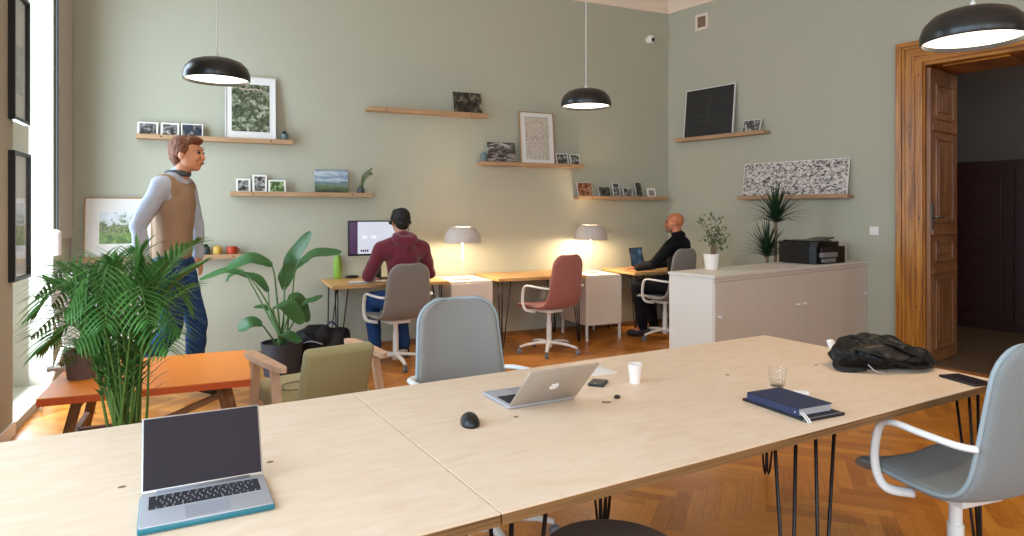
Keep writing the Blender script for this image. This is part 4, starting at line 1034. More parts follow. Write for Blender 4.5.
# white shell chair by the window
wc = thing('shell_chair', 'white rounded shell chair by the window behind the palm', 'chair', (-.86, 5.55, 0), math.radians(-120))
bm = bmesh.new(); grid = []
for i in range(13):
    f = i/12; a = f*PI/2*1.1
    y = .2-.42*f if f < .55 else -.03-.2*(f-.55)/.45; z = .44 if f < .55 else .44+.50*((f-.55)/.45)**1.1
    w = .21+.02*math.sin(f*PI)-(.10*((f-.8)/.2)**2 if f > .8 else 0)
    grid.append([bm.verts.new((w*v/5, y+(.06*(v/5)**2 if f > .5 else 0), z+(.03*(v/5)**2 if f < .6 else 0))) for v in range(-5, 6)])
for A_, B_ in zip(grid, grid[1:]):
    for j in range(10): bm.faces.new((A_[j], A_[j+1], B_[j+1], B_[j]))
o = obj('seat_shell', bm, 'white', wc, smooth=True); so = o.modifiers.new('t', 'SOLIDIFY'); so.thickness = .012; o.modifiers.new('s', 'SUBSURF').levels = 1
for sx in (-1, 1):
    for sy in (-1, 1):
        bm = bmesh.new(); tube(bm, [(sx*.12, sy*.10, .43), (sx*.2, sy*.2, 0)], .011, 8); obj('leg', bm, 'white_metal', wc, smooth=True)

# ---------------------------------------------------------------- GREEN ARMCHAIR
ac = cw(-1.08, 3.70); arm = thing('armchair', 'olive green upholstered armchair with pale wooden arms behind the plywood table', 'armchair', (ac[0], ac[1], 0), math.radians(14))
bm = bmesh.new(); R = Matrix.Translation((0, -.16, .40)) @ Matrix.Rotation(math.radians(20), 4, 'X')
box(bm, -.195, .185, -.075, .0, -.10, .305, bev=.028, rot=R, seg=4); obj('backrest', bm, 'fab_green', arm, smooth='auto')
bm = bmesh.new(); R2 = Matrix.Translation((0, .06, .34)) @ Matrix.Rotation(math.radians(5), 4, 'X')
box(bm, -.25, .25, -.25, .27, -.06, .06, bev=.03, rot=R2, seg=4); obj('seat_cushion', bm, 'fab_green', arm, smooth='auto')
for sx in (-1, 1):
    bm = bmesh.new(); pts = [(-.30, .30), (-.333, .26), (-.335, .1), (-.32, -.12), (-.305, -.22), (-.285, -.245), (-.262, -.22), (-.262, 0), (-.265, .2), (-.272, .29)]
    pl_ = [(v.x*-sx, v.y) for v in catmull([(a, b_, 0) for a, b_ in pts], 4, True)]
    prism(bm, pl_ if sx > 0 else pl_[::-1], .565, .592); obj('arm', bm, 'pale_wood', arm)
    bm = bmesh.new(); beam(bm, (sx*.285, .20, .566), (sx*.30, .25, 0), .045, .03, bev=.004); obj('leg', bm, 'pale_wood', arm)
    bm = bmesh.new(); beam(bm, (sx*.285, -.10, .566), (sx*.295, -.30, 0), .045, .03, bev=.004); obj('leg', bm, 'pale_wood', arm)
    bm = bmesh.new(); beam(bm, (sx*.28, .21, .30), (sx*.28, -.18, .25), .045, .03, bev=.004); obj('side_rail', bm, 'pale_wood', arm)
bm = bmesh.new(); beam(bm, (-.28, .19, .27), (.28, .19, .27), .03, .045); beam(bm, (-.28, -.17, .24), (.28, -.17, .24), .03, .045); obj('cross_rail', bm, 'pale_wood', arm)
cd = bmesh.new(); tube(cd, catmull([(-.20, .16, .412), (-.23, .06, .412), (-.15, -.02, .411), (-.05, .03, .412), (-.06, .13, .413), (-.16, .12, .413), (-.19, .02, .411)], 8), .0025, 6)
ac_m = Matrix.Translation((ac[0], ac[1], 0)) @ Matrix.Rotation(math.radians(14), 4, 'Z'); xf(cd, ac_m)
tag(obj('charging_cable', cd, 'black'), 'thin dark cable coiled on the seat of the green armchair', 'cable')

# dark backpack on the floor by the left desk
p = G(320, 349, .02); p = V(320, 340, 5.95); bg = thing('backpack', 'dark navy backpack slumped on the floor beside the big-leaved plant', 'backpack', (p.x, p.y, 0), -.3)
bm = bmesh.new(); ball(bm, (-.06, 0, .17), (.17, .15, .20)); ball(bm, (.13, .03, .15), (.14, .13, .19)); ball(bm, (0, 0, .25), (.16, .12, .10)); ball(bm, (0, -.02, .08), (.24, .16, .10)); bm = fuse(bm, .012, 3)
for v in bm.verts:
    v.co += v.co.normalized()*noise.noise(v.co*9)*.035; v.co.z = max(0, v.co.z)
obj('body', bm, 'bag_navy', bg, smooth=True)
bm = bmesh.new(); tube(bm, catmull([(-.12, -.08, .33), (-.05, -.14, .30), (.0, -.18, .2), (.02, -.18, .08)], 6), .02, 8, flat=(.4, 1)); obj('strap', bm, 'nylon', bg, smooth=True)
bm = bmesh.new(); tube(bm, catmull([(.05, .02, .345), (.10, .02, .385), (.15, .02, .33)], 6), .009, 8); obj('handle', bm, 'navy', bg, smooth=True)
bm = bmesh.new(); tube(bm, catmull([(-.14, -.16, .22), (-.05, -.185, .25), (.05, -.17, .22)], 6), .006, 8); obj('zip', bm, 'jacket_pale', bg, smooth=True)

# ---------------------------------------------------------------- PENDANTS
def pendant(px, pyr, d, label):
    p = V(px, pyr, d); t = thing('pendant_lamp', label, 'lamp', (p.x, p.y, p.z), 0, 'black dome pendant lamps')
    prof = [(.196, -.008), (.2, .0), (.2, .03), (.186, .072), (.152, .108), (.105, .127), (.05, .135), (.012, .137)]
    inn = [(.012, .130), (.05, .128), (.10, .119), (.146, .101), (.179, .067), (.192, .03), (.192, -.008)]
    bm = bmesh.new(); lathe(bm, prof+inn+[prof[0]], 56); obj('lamp_shade', bm, 'pendant_black', t, smooth='auto')
    bm = bmesh.new(); lathe(bm, [(0, .010), (.190, .010), (.190, .016), (0, .016)], 64); obj('diffuser', bm, 'lamp_glow', t)
    li = bpy.data.lights.new('pendant_light', 'SPOT'); li.energy = 24; li.color = (1, .80, .55); li.spot_size = math.radians(165); li.spot_blend = 1; li.shadow_soft_size = .06
    lo = bpy.data.objects.new('pendant_light', li); COL.objects.link(lo); lo.parent = t; lo.location = (0, 0, -.02)
    bm = bmesh.new(); lathe(bm, [(0, .128), (.014, .128), (.01, .165), (0, .165)], 16); obj('cord_grip', bm, 'cord_white', t, smooth='auto')
    bm = bmesh.new(); tube(bm, [(0, 0, .16), (0, 0, ZC-p.z-.03)], .0035, 8); obj('cord', bm, 'cord_white', t)
    bm = bmesh.new(); lathe(bm, [(0, ZC-p.z-.035), (.05, ZC-p.z-.035), (.055, ZC-p.z), (0, ZC-p.z)], 24); obj('ceiling_rose', bm, 'white', t, smooth='auto')
    return t
pendant(217, 79.5, 4.22, 'black dome pendant lamp hanging at the left above the walking person')
pendant(586, 106, 5.27, 'black dome pendant lamp hanging in the middle, farthest from the viewer')
pendant(973, 40, 2.86, 'black dome pendant lamp hanging nearest, in front of the wooden doorway')

# ---------------------------------------------------------------- WALL SHELVES AND PICTURES
SH = []
def shelf_back(xa, ya, xb, yb, label, dep=.12, zfix=None):
    """front top edge from (xa,ya) to (xb,yb)"""
    a, b_ = onY(xa, ya, YW-dep), onY(xb, yb, YW-dep); z = (a.z+b_.z)/2
    t = thing('picture_ledge', label, 'shelf', ((a.x+b_.x)/2, YW, z), 0, 'narrow wooden picture ledges'); hw = (b_.x-a.x)/2
    th = .028
    obj('board', bx(-hw, hw, -dep, 0, -th-.012, -.012, bev=.002), 'shelf_wood', t)
    obj('front_lip', bx(-hw, hw, -dep-.012, -dep, -th-.014, 0, bev=.002), 'shelf_wood', t)
    for sx in (-.7, .7):
        bm = bmesh.new(); lathe(bm, [(0, 0), (.007, 0), (.006, .002), (0, .002)], 12); xf(bm, Matrix.Translation((hw*sx, -dep-.012, -.02)) @ Matrix.Rotation(PI/2, 4, 'X')); obj('screw', bm, 'black', t)
    return dict(z=z-.012, t=t, dep=dep)
def pic_back(sh, xa, xb, ytop, label, mat_, frame=None, mount=0, fw=.012, name='photo_print', cat='picture', ymid=None, lean=.10, group=None, inner=None):
    """print leaning on the ledge; xa..xb the photo's columns"""
    yf = YW-.085
    a, b_ = onY(xa, 200, yf), onY(xb, 200, yf); zt = onY((xa+xb)/2, ytop, YW-.04).z; h = zt-sh['z']; w = b_.x-a.x
    t = thing(name, label, cat, ((a.x+b_.x)/2, yf, sh['z']), 0, group)
    R = Matrix.Rotation(-math.atan2(min(.06, h*.3), h), 4, 'X'); hw = w/2
    def add(nm, bmx, m_, par): xf(bmx, R); return obj(nm, bmx, m_, par)
    if frame:
        bm = bmesh.new(); box(bm, -hw, -hw+fw, -.008, .010, 0, h, bev=.001); box(bm, hw-fw, hw, -.008, .010, 0, h, bev=.001); box(bm, -hw+fw, hw-fw, -.008, .010, 0, fw, bev=.001); box(bm, -hw+fw, hw-fw, -.008, .010, h-fw, h, bev=.001)
        add('frame', bm, frame, t)
        add('mount', bx(-hw+fw, hw-fw, -.001, .008, fw, h-fw), 'mat_board', t)
        i0, i1, i2, i3 = inner if inner else (mount, mount, mount, mount)
        add('print', bx(-hw+fw+i0*w, hw-fw-i1*w, -.003, -.0005, fw+i2*h, h-fw-i3*h), mat_, t)
    else:
        add('backing', bx(-hw, hw, -.002, .006, 0, h), 'paper', t)
        mgn = mount*min(w, h); add('print', bx(-hw+mgn, hw-mgn, -.004, -.0015, mgn, h-mgn), mat_, t)
    return t
BWP = [(.35, '#1b1b1b'), (.48, '#55534f'), (.58, '#9c9a96'), (.72, '#dcdad6')]
def bw(seed, sc=28, tint=None): return photo('monochrome_print_%s' % 'abcdefghijklmnopqrstuvwxyz'[seed], tint or BWP, sc, seed)
forest = photo('forest_print', [(.3, '#20261C'), (.45, '#3F4A33'), (.55, '#6E7558'), (.62, '#9AA08C'), (.75, '#C8C8C0')], 22, 3)
meadow = photo('woodland_meadow_print', [(.0, '#4E6A2C'), (.3, '#7E9C48'), (.42, '#4C3C2E'), (.5, '#8CA05C'), (.58, '#51443A'), (.68, '#98A688'), (.8, '#C4CACA'), (1, '#D8DCE0')], 20, 5, grad=1.7)
land = photo('landscape_print', [(0, '#2A3226'), (.2, '#48583A'), (.36, '#6C7E62'), (.48, '#60788A'), (.6, '#B4C0C6'), (.72, '#6A86A0'), (.85, '#C0CAD0'), (1, '#4C6E94')], 18, 7, grad=.5, stretch=(.5, 1, 2))
colr = photo('warm_print', [(.3, '#2A1B14'), (.45, '#7A3A22'), (.55, '#BF7A48'), (.65, '#8F9A8C'), (.8, '#D8CDBA')], 30, 8)
greenp = photo('green_print', [(.3, '#1E2A18'), (.5, '#4A6A34'), (.62, '#8EA672'), (.8, '#D6DACC')], 30, 9)
darkp = photo('dark_street_print', [(.35, '#0F0E0C'), (.5, '#3A372E'), (.62, '#6E6552'), (.75, '#C9BE9E')], 14, 10)
mount_p = photo('mountain_print', [(.35, '#1D1B1C'), (.47, '#4E4845'), (.55, '#8D857F'), (.65, '#C5BDB4'), (.8, '#E5DED6')], 16, 11, stretch=(.6, 1, 1.8))
mapp = photo('faded_map_print', [(.3, '#8F8A80'), (.45, '#B5ADA0'), (.52, '#C8BFB0'), (.7, '#D6CDBE')], 60, 12)
etch = photo('old_city_etching', [(.36, '#3C3834'), (.44, '#6F6963'), (.50, '#B9AFA8'), (.62, '#DCD1C9')], 34, 13, stretch=(1, 1, 1.5), detail=12)

s1 = shelf_back(136, 134, 293, 139.5, 'wooden picture ledge at upper left carrying the white-framed poster')
s2 = shelf_back(230, 191.5, 372, 192.8, 'wooden picture ledge above the big-leaved plant, with landscape print and vase')
s3 = shelf_back(80, 259, 258, 252.2, 'wooden picture ledge at lower left carrying the oak-framed picture and tiny pots')
s4 = shelf_back(367, 107, 488, 112.8, 'wooden picture ledge, highest and almost empty, in the middle of the wall')
s5 = shelf_back(481, 162, 584, 163.5, 'wooden picture ledge under the farthest pendant carrying the narrow framed map')
s6 = shelf_back(578, 196, 667, 196.3, 'wooden picture ledge running into the room corner with six small prints')
GP = 'small prints on the ledges'
pic_back(s1, 137, 158, 121.5, 'small monochrome building print, leftmost on the upper left ledge', bw(1), mount=.12, group=GP)
pic_back(s1, 160.5, 179, 122.5, 'small monochrome print second from the left on the upper left ledge', bw(2), mount=.12, group=GP)
pic_back(s1, 181, 203, 123.5, 'small dark print beside the walking person\'s head on the upper left ledge', photo('dusk_print', [(.3, '#11151F'), (.55, '#3B4250'), (.75, '#B9A98A')], 20, 14), mount=.08, group=GP)
t = pic_back(s1, 225, 276, 76.5, 'white-framed forest poster leaning on the upper left ledge', forest, 'frame_white', name='framed_poster', inner=(.10, .10, .11, .10), fw=.012)
# pale script line and diamond printed on the poster
h_ = .62
ptop = onY(250, 76.5, YW-.04).z-s1['z']; bm = bmesh.new(); R = Matrix.Rotation(-math.atan2(.06, ptop), 4, 'X')
pts = [(-.10+.2*i/40, -.0045, ptop*.80+.012*math.sin(i*1.7)+.006*math.sin(i*.7)) for i in range(41)]; tube(bm, pts, .0035, 4); 
tube(bm, [(0, -.0045, ptop*.64), (.03, -.0045, ptop*.59), (0, -.0045, ptop*.54), (-.03, -.0045, ptop*.59)], .0025, 4, closed=True)
xf(bm, R); obj('pale_lettering', bm, mat('pale_print_ink', '#C9B9A8', .6), t)
pic_back(s2, 236, 250.5, 178, 'small print of a winged shape, leftmost above the big-leaved plant', bw(3), mount=.14, group=GP)
pic_back(s2, 252.5, 267, 174, 'small upright print, tallest of the three beside the landscape print', bw(4), mount=.14, group=GP)
pic_back(s2, 268.5, 286, 179.5, 'small green garden print, right of the upright one on the same ledge', greenp, mount=.12, group=GP)
pic_back(s2, 315, 348.5, 169.5, 'colourful landscape print with blue cloudy sky beside the little vase', land, mount=0)
pic_back(s3, 83, 152, 197, 'large oak-framed woodland photo with white mount behind the walking person', meadow, 'frame_oak', name='framed_picture', inner=(.20, .20, .21, .22), fw=.012)
pic_back(s4, 454, 482.5, 92, 'dark print on the right end of the highest ledge', darkp, mount=.0)
pic_back(s5, 488.5, 516.5, 142, 'monochrome rocky landscape print left of the framed map', mount_p, mount=0)
pic_back(s5, 521, 555, 112, 'narrow framed faded map print under the farthest pendant', mapp, 'frame_oak', name='framed_map', inner=(.13, .13, .07, .07), fw=.01)
pic_back(s5, 557, 569, 153, 'small monochrome print right beside the framed map', bw(5), mount=.08, group=GP)
pic_back(s5, 571, 580.5, 154, 'tiny monochrome print on the right end of the map ledge', bw(6), mount=.08, group=GP)
pic_back(s6, 578.5, 593.5, 182, 'colourful orange and dark print, leftmost on the corner ledge', colr, mount=.03, group=GP)
pic_back(s6, 599.5, 611, 186.5, 'small dark print second from the left on the corner ledge', bw(7, 28, [(.35, '#15130f'), (.55, '#4b463c'), (.75, '#a39c8c')]), mount=.03, group=GP)
pic_back(s6, 614, 620.5, 182.5, 'narrow pale upright print third from the left on the corner ledge', bw(8), mount=.08, group=GP)
pic_back(s6, 624, 633, 187.5, 'small black and white print fourth from the left on the corner ledge', bw(9), mount=.05, group=GP)
pic_back(s6, 637, 643, 182, 'narrow dark upright print fifth from the left on the corner ledge', bw(10, 28, [(.35, '#100f0d'), (.55, '#3c3931'), (.75, '#8f897c')]), mount=.03, group=GP)
pic_back(s6, 648, 656.5, 188, 'tiny white-edged print, rightmost on the corner ledge', bw(11, 28, [(.35, '#5b584f'), (.6, '#a29c8f')]), mount=.2, group=GP)
def little_pot(sh, px, m_, r, h, label, kind='succulent'):
    a = onY(px, 200, YW-.065); t = thing('plant_pot' if kind else 'small_pot', label, 'pot', (a.x, YW-.065, sh['z']))
    bm = bmesh.new(); lathe(bm, [(0, 0), (r*.8, 0), (r, h*.3), (r, h), (r*.85, h), (r*.85, h*.85), (0, h*.85)], 24); obj('pot', bm, m_, t, smooth='auto')
    bm = bmesh.new()
    if kind == 'succulent':
        for k in range(18):
            az = k*2.4; el = .4+.9*(1-k/18); d_ = Vector((math.cos(az)*math.cos(el), math.sin(az)*math.cos(el), math.sin(el))); o_ = Vector((0, 0, h*.85)); blade(bm, [o_, o_+d_*r*.7, o_+d_*r*1.3], r*.22, 4, .3)
        obj('leaves', bm, 'leaf_drac', t)
    elif kind == 'lid':
        lathe(bm, [(0, h), (r*.9, h), (r*.7, h*1.12), (.006, h*1.15), (.008, h*1.3), (0, h*1.3)], 20); obj('lid', bm, m_, t, smooth='auto')
    elif kind == 'cup':
        tube(bm, catmull([(r, 0, h*.8), (r*1.4, 0, h*.65), (r, 0, h*.3)], 5), r*.1, 6); obj('handle', bm, m_, t, smooth=True)
    return t
little_pot(s1, 284.5, 'tealpot', .035, .07, 'tiny grey pot with a dark succulent on the upper left ledge')
little_pot(s3, 206, 'slate', .034, .08, 'tiny dark pot with succulent, left of the three on the lower left ledge')
little_pot(s3, 217.5, 'yellow', .040, .075, 'tiny yellow lidded pot between the dark and the red one', 'lid')
little_pot(s3, 232, 'terra', .045, .08, 'tiny red pot, right of the three on the lower left ledge', 'cup')
little_pot(s5, 484.5, 'tealpot', .038, .09, 'tiny teal pot on the left end of the map ledge', 'lid')
a = onY(361, 190, YW-.065); t = thing('vase', 'tiny dark vase with a leafy sprig beside the landscape print', 'vase', (a.x, YW-.065, s2['z']))
bm = bmesh.new(); lathe(bm, [(0, 0), (.03, 0), (.034, .02), (.034, .05), (.018, .075), (.016, .085), (.012, .085), (.012, .02), (0, .02)], 22); obj('body', bm, 'slate', t, smooth='auto')
bm = bmesh.new(); C_ = catmull([(0, 0, .03), (0, 0, .12), (.02, 0, .18), (.09, -.01, .235)], 6); tube(bm, C_, .002, 5)
for i in range(5, len(C_)):
    for sg in (-1, 1): blade(bm, [C_[i], C_[i]+Vector((.012, 0, .022*sg)), C_[i]+Vector((.03, 0, .03*sg))], .008, 4, .2, upv=(0, -1, .2))
obj('sprig', bm, 'leaf_fic', t)

# right wall ledges
def shelf_right(xa, ya, xb, yb, label, dep=.12):
    a, b_ = onR(xa, ya, dep), onR(xb, yb, dep); z = (a.z+b_.z)/2; ta, tb_ = rt(a), rt(b_); t0 = (ta+tb_)/2; o_ = WC+WD*t0
    t = thing('picture_ledge', label, 'shelf', (o_.x, o_.y, z), math.atan2(WD.y, WD.x), 'narrow wooden picture ledges'); hw = abs(tb_-ta)/2
    obj('board', bx(-hw, hw, -dep, 0, -.04, -.012, bev=.002), 'shelf_wood', t); obj('front_lip', bx(-hw, hw, -dep-.012, -dep, -.042, 0, bev=.002), 'shelf_wood', t)
    return dict(z=z-.012, t=t)
def pic_right(sh, xa, xb, ytop, label, mat_, frame=None, fw=.012, name='photo_print', cat='picture', mount=0, group=None):
    off = .085; a, b_ = rt(onR(xa, 190, off)), rt(onR(xb, 190, off)); t0 = (a+b_)/2; w = abs(b_-a); h = onR((xa+xb)/2, ytop, .04).z-sh['z']
    o_ = WC+WD*t0+WN*off; t = thing(name, label, cat, (o_.x, o_.y, sh['z']), math.atan2(WD.y, WD.x), group)
    R = Matrix.Rotation(-math.atan2(min(.06, h*.3), h), 4, 'X'); hw = w/2
    def add(nm, bmx, m_): xf(bmx, R); return obj(nm, bmx, m_, t)
    if frame:
        bm = bmesh.new(); box(bm, -hw, -hw+fw, -.009, .012, 0, h); box(bm, hw-fw, hw, -.009, .012, 0, h); box(bm, -hw+fw, hw-fw, -.009, .012, 0, fw); box(bm, -hw+fw, hw-fw, -.009, .012, h-fw, h); add('frame', bm, frame)
        add('panel', bx(-hw+fw, hw-fw, -.004, .008, fw, h-fw), mat_)
    else:
        add('backing', bx(-hw, hw, -.002, .01, 0, h), 'paper'); mg = mount*min(w, h); add('print', bx(-hw+mg, hw-mg, -.004, -.0015, mg, h-mg), mat_)
    return t, w, h, R
s7 = shelf_right(675, 137.5, 764.5, 130.8, 'wooden picture ledge on the right wall carrying the framed blackboard')
s8 = shelf_right(737.5, 194.3, 848, 195.3, 'wooden picture ledge on the right wall under the long city etching')
t, w, h, R = pic_right(s7, 683.5, 733, 87, 'framed black chalkboard leaning on the right wall ledge', 'board', 'frame_white', name='chalkboard', cat='board')
bm = bmesh.new()
for q in (((0, .2), (0, .85)), ((0, .75), (-.12, .85)), ((0, .75), (.12, .85)), ((0, .55), (-.2, .62)), ((0, .55), (.22, .6)), ((0, .4), (-.3, .42)), ((0, .38), (.3, .45)), ((-.3, .3), (.3, .3))):
    (xa, za), (xb, zb2) = q; tube(bm, catmull([(xa*w, -.005, za*h), ((xa+xb)/2*w, -.005, (za+zb2)/2*h+.01), (xb*w, -.005, zb2*h)], 5), .002, 4)
xf(bm, R); obj('chalk_drawing', bm, 'chalk', t)
pic_right(s7, 742, 759.5, 119.5, 'small monochrome print right of the chalkboard', bw(12), mount=.05)
pic_right(s8, 742, 847, 160.5, 'long wide monochrome etching of an old city on the right wall', etch, name='city_etching', mount=.02)
# vent, switch, camera
a = rt(onR(696, 20)); b_ = rt(onR(708.5, 20)); zt, zb_ = onR(702, 14).z, onR(702, 30).z; o_ = WC+WD*((a+b_)/2)
vt = thing('wall_vent', 'small cream ventilation grille high on the right wall near the corner', 'vent', (o_.x, o_.y, zb_), math.atan2(WD.y, WD.x)); hw = abs(b_-a)/2; hh = zt-zb_
bm = bmesh.new(); f_ = .03; box(bm, -hw, hw, -.015, 0, 0, f_); box(bm, -hw, hw, -.015, 0, hh-f_, hh); box(bm, -hw, -hw+f_, -.015, 0, f_, hh-f_); box(bm, hw-f_, hw, -.015, 0, f_, hh-f_); obj('frame', bm, 'locker', vt)
bm = bmesh.new()
for k in range(7): z = f_+(hh-2*f_)*(k+.5)/7; box(bm, -hw+f_, hw-f_, -.01, -.004, z-.006, z+.004)
obj('slats', bm, 'vest', vt); obj('backing', bx(-hw+f_, hw-f_, -.003, -.001, f_, hh-f_), 'trestle_wood', vt)
a = onR(874.5, 231); o_ = WC+WD*rt(a); sw = thing('light_switch', 'white light switch on the right wall left of the door frame', 'switch', (o_.x, o_.y, a.z), math.atan2(WD.y, WD.x))
obj('plate', bx(-.042, .042, -.012, 0, -.042, .042, bev=.004), 'white', sw); obj('rocker', bx(-.026, .026, -.017, -.011, -.028, .028, bev=.002), 'white', sw)
a = onY(648.5, 40, YW); cm = thing('security_camera', 'small white security camera high on the back wall near the corner', 'camera', (a.x, YW, a.z))
bm = bmesh.new(); ball(bm, (0, -.045, 0), .052, seg=20); obj('housing', bm, 'white', cm, smooth=True)
bm = bmesh.new(); ball(bm, (.004, -.08, -.012), .026, seg=16); obj('lens', bm, 'black', cm, smooth=True)
bm = bmesh.new(); lathe(bm, [(0, 0), (.045, 0), (.045, .02), (0, .02)], 20); xf(bm, Matrix.Rotation(PI/2, 4, 'X')); obj('mount', bm, 'white', cm, smooth='auto')

# framed pictures on the left wall
def pic_left(xa, xb, ya0, yb0, label, z0, z1):
    a, b_ = onX(xa, 200, XL+.03), onX(xb, 200, XL+.03); y0, y1 = a.y, b_.y
    t = thing('framed_picture', label, 'picture', (XL, (y0+y1)/2, z0), 0); hw = (y1-y0)/2; h = z1-z0; f_ = .022
    bm = bmesh.new(); box(bm, 0, .035, -hw, -hw+f_, 0, h); box(bm, 0, .035, hw-f_, hw, 0, h); box(bm, 0, .035, -hw+f_, hw-f_, 0, f_); box(bm, 0, .035, -hw+f_, hw-f_, h-f_, h); obj('frame', bm, 'frame_black', t)
    obj('mount', bx(.004, .012, -hw+f_, hw-f_, f_, h-f_), 'mat_board', t); obj('print', bx(.012, .014, -hw+.09, hw-.09, h*.22, h*.6), bw(15, 14, [(.3, '#8c8478'), (.6, '#b9b2a6')]), t)
    g_ = obj('glass', bx(.02, .022, -hw+f_, hw-f_, f_, h-f_), M['pane_gloss'], t); return t
M['pane_gloss'] = M['picture_glass']
z1 = onX(14, 150, XL+.03).z; z0 = onX(14, 282.5, XL+.03).z
pic_left(14, 30.5, 0, 0, 'black-framed narrow picture on the left wall, lower of the two', z0, z1)
z0b = onX(14, 119, XL+.03).z
pic_left(14, 29.5, 0, 0, 'black-framed narrow picture on the left wall, upper of the two', z0b, z0b+(z1-z0))

# ---------------------------------------------------------------- PEOPLE
def hand(bm, wrist, d, nrm, side, s=1.0, curl=.35):
    """d: along the hand, nrm: back of hand, side: towards the thumb"""
    w, d, nrm, side = Vector(wrist), Vector(d).normalized(), Vector(nrm).normalized(), Vector(side).normalized()
    cap(bm, w, .026*s, w+d*.075*s, .036*s, flat=.42, side=side)
    for k, (o_, L_, r) in enumerate(((.030, .068, .0088), (.011, .078, .009), (-.009, .072, .0086), (-.028, .056, .0078))):
        b0 = w+d*.082*s+side*o_*s; c = curl*(1+.12*k); d1 = (d-nrm*c*.5).normalized(); d2 = (d-nrm*c*1.3).normalized()
        p1 = b0+d1*L_*.5*s; cap(bm, b0, r*s*1.05, p1, r*s); cap(bm, p1, r*s, p1+d2*L_*.5*s, r*s*.85)
    b0 = w+d*.025*s+side*.026*s; p1 = b0+(d*.55+side*.8-nrm*.2).normalized()*.036*s; cap(bm, b0, .0125*s, p1, .0105*s); cap(bm, p1, .0105*s, p1+(d*.9+side*.35-nrm*.3).normalized()*.032*s, .009*s)
def head(bm, c, yaw=0, pitch=0, s=1.0):
    """face towards +y before yaw"""
    R = Euler((pitch, 0, yaw)).to_matrix(); c = Vector(c)
    def P(x, y, z): return c+R @ (Vector((x, y, z))*s)
    def E(p, r): ball(bm, P(*p), tuple(q*s for q in r), rot=Euler((pitch, 0, yaw)).to_quaternion())
    E((0, -.012, .028), (.074, .092, .084)); E((0, .018, -.02), (.062, .074, .085)); E((0, .05, -.078), (.032, .03, .026)); E((0, .03, -.055), (.052, .055, .045))
    cap(bm, P(0, .086, .014), .009*s, P(0, .102, -.022), .0105*s); E((0, .093, -.028), (.016, .010, .008))
    E((0, .085, -.055), (.022, .012, .012)); E((-.035, .075, -.02), (.02, .018, .022)); E((.035, .075, -.02), (.02, .018, .022)); E((0, .078, .036), (.05, .016, .014))
    for sx in (-1, 1): E((sx*.078, -.006, -.006), (.009, .020, .032))
    return P
def face_parts(t_parent, P, s=1.0):
    bm = bmesh.new()
    for sx in (-1, 1): ball(bm, P(sx*.031, .084, .012), .0085*s, seg=12)
    obj('eyes', bm, 'eye', t_parent, smooth=True)
    bm = bmesh.new(); tube(bm, catmull([P(-.024, .088, -.054), P(0, .099, -.051), P(.024, .088, -.054)], 4), .0042*s, 6); obj('mouth', bm, 'lips', t_parent, smooth=True)
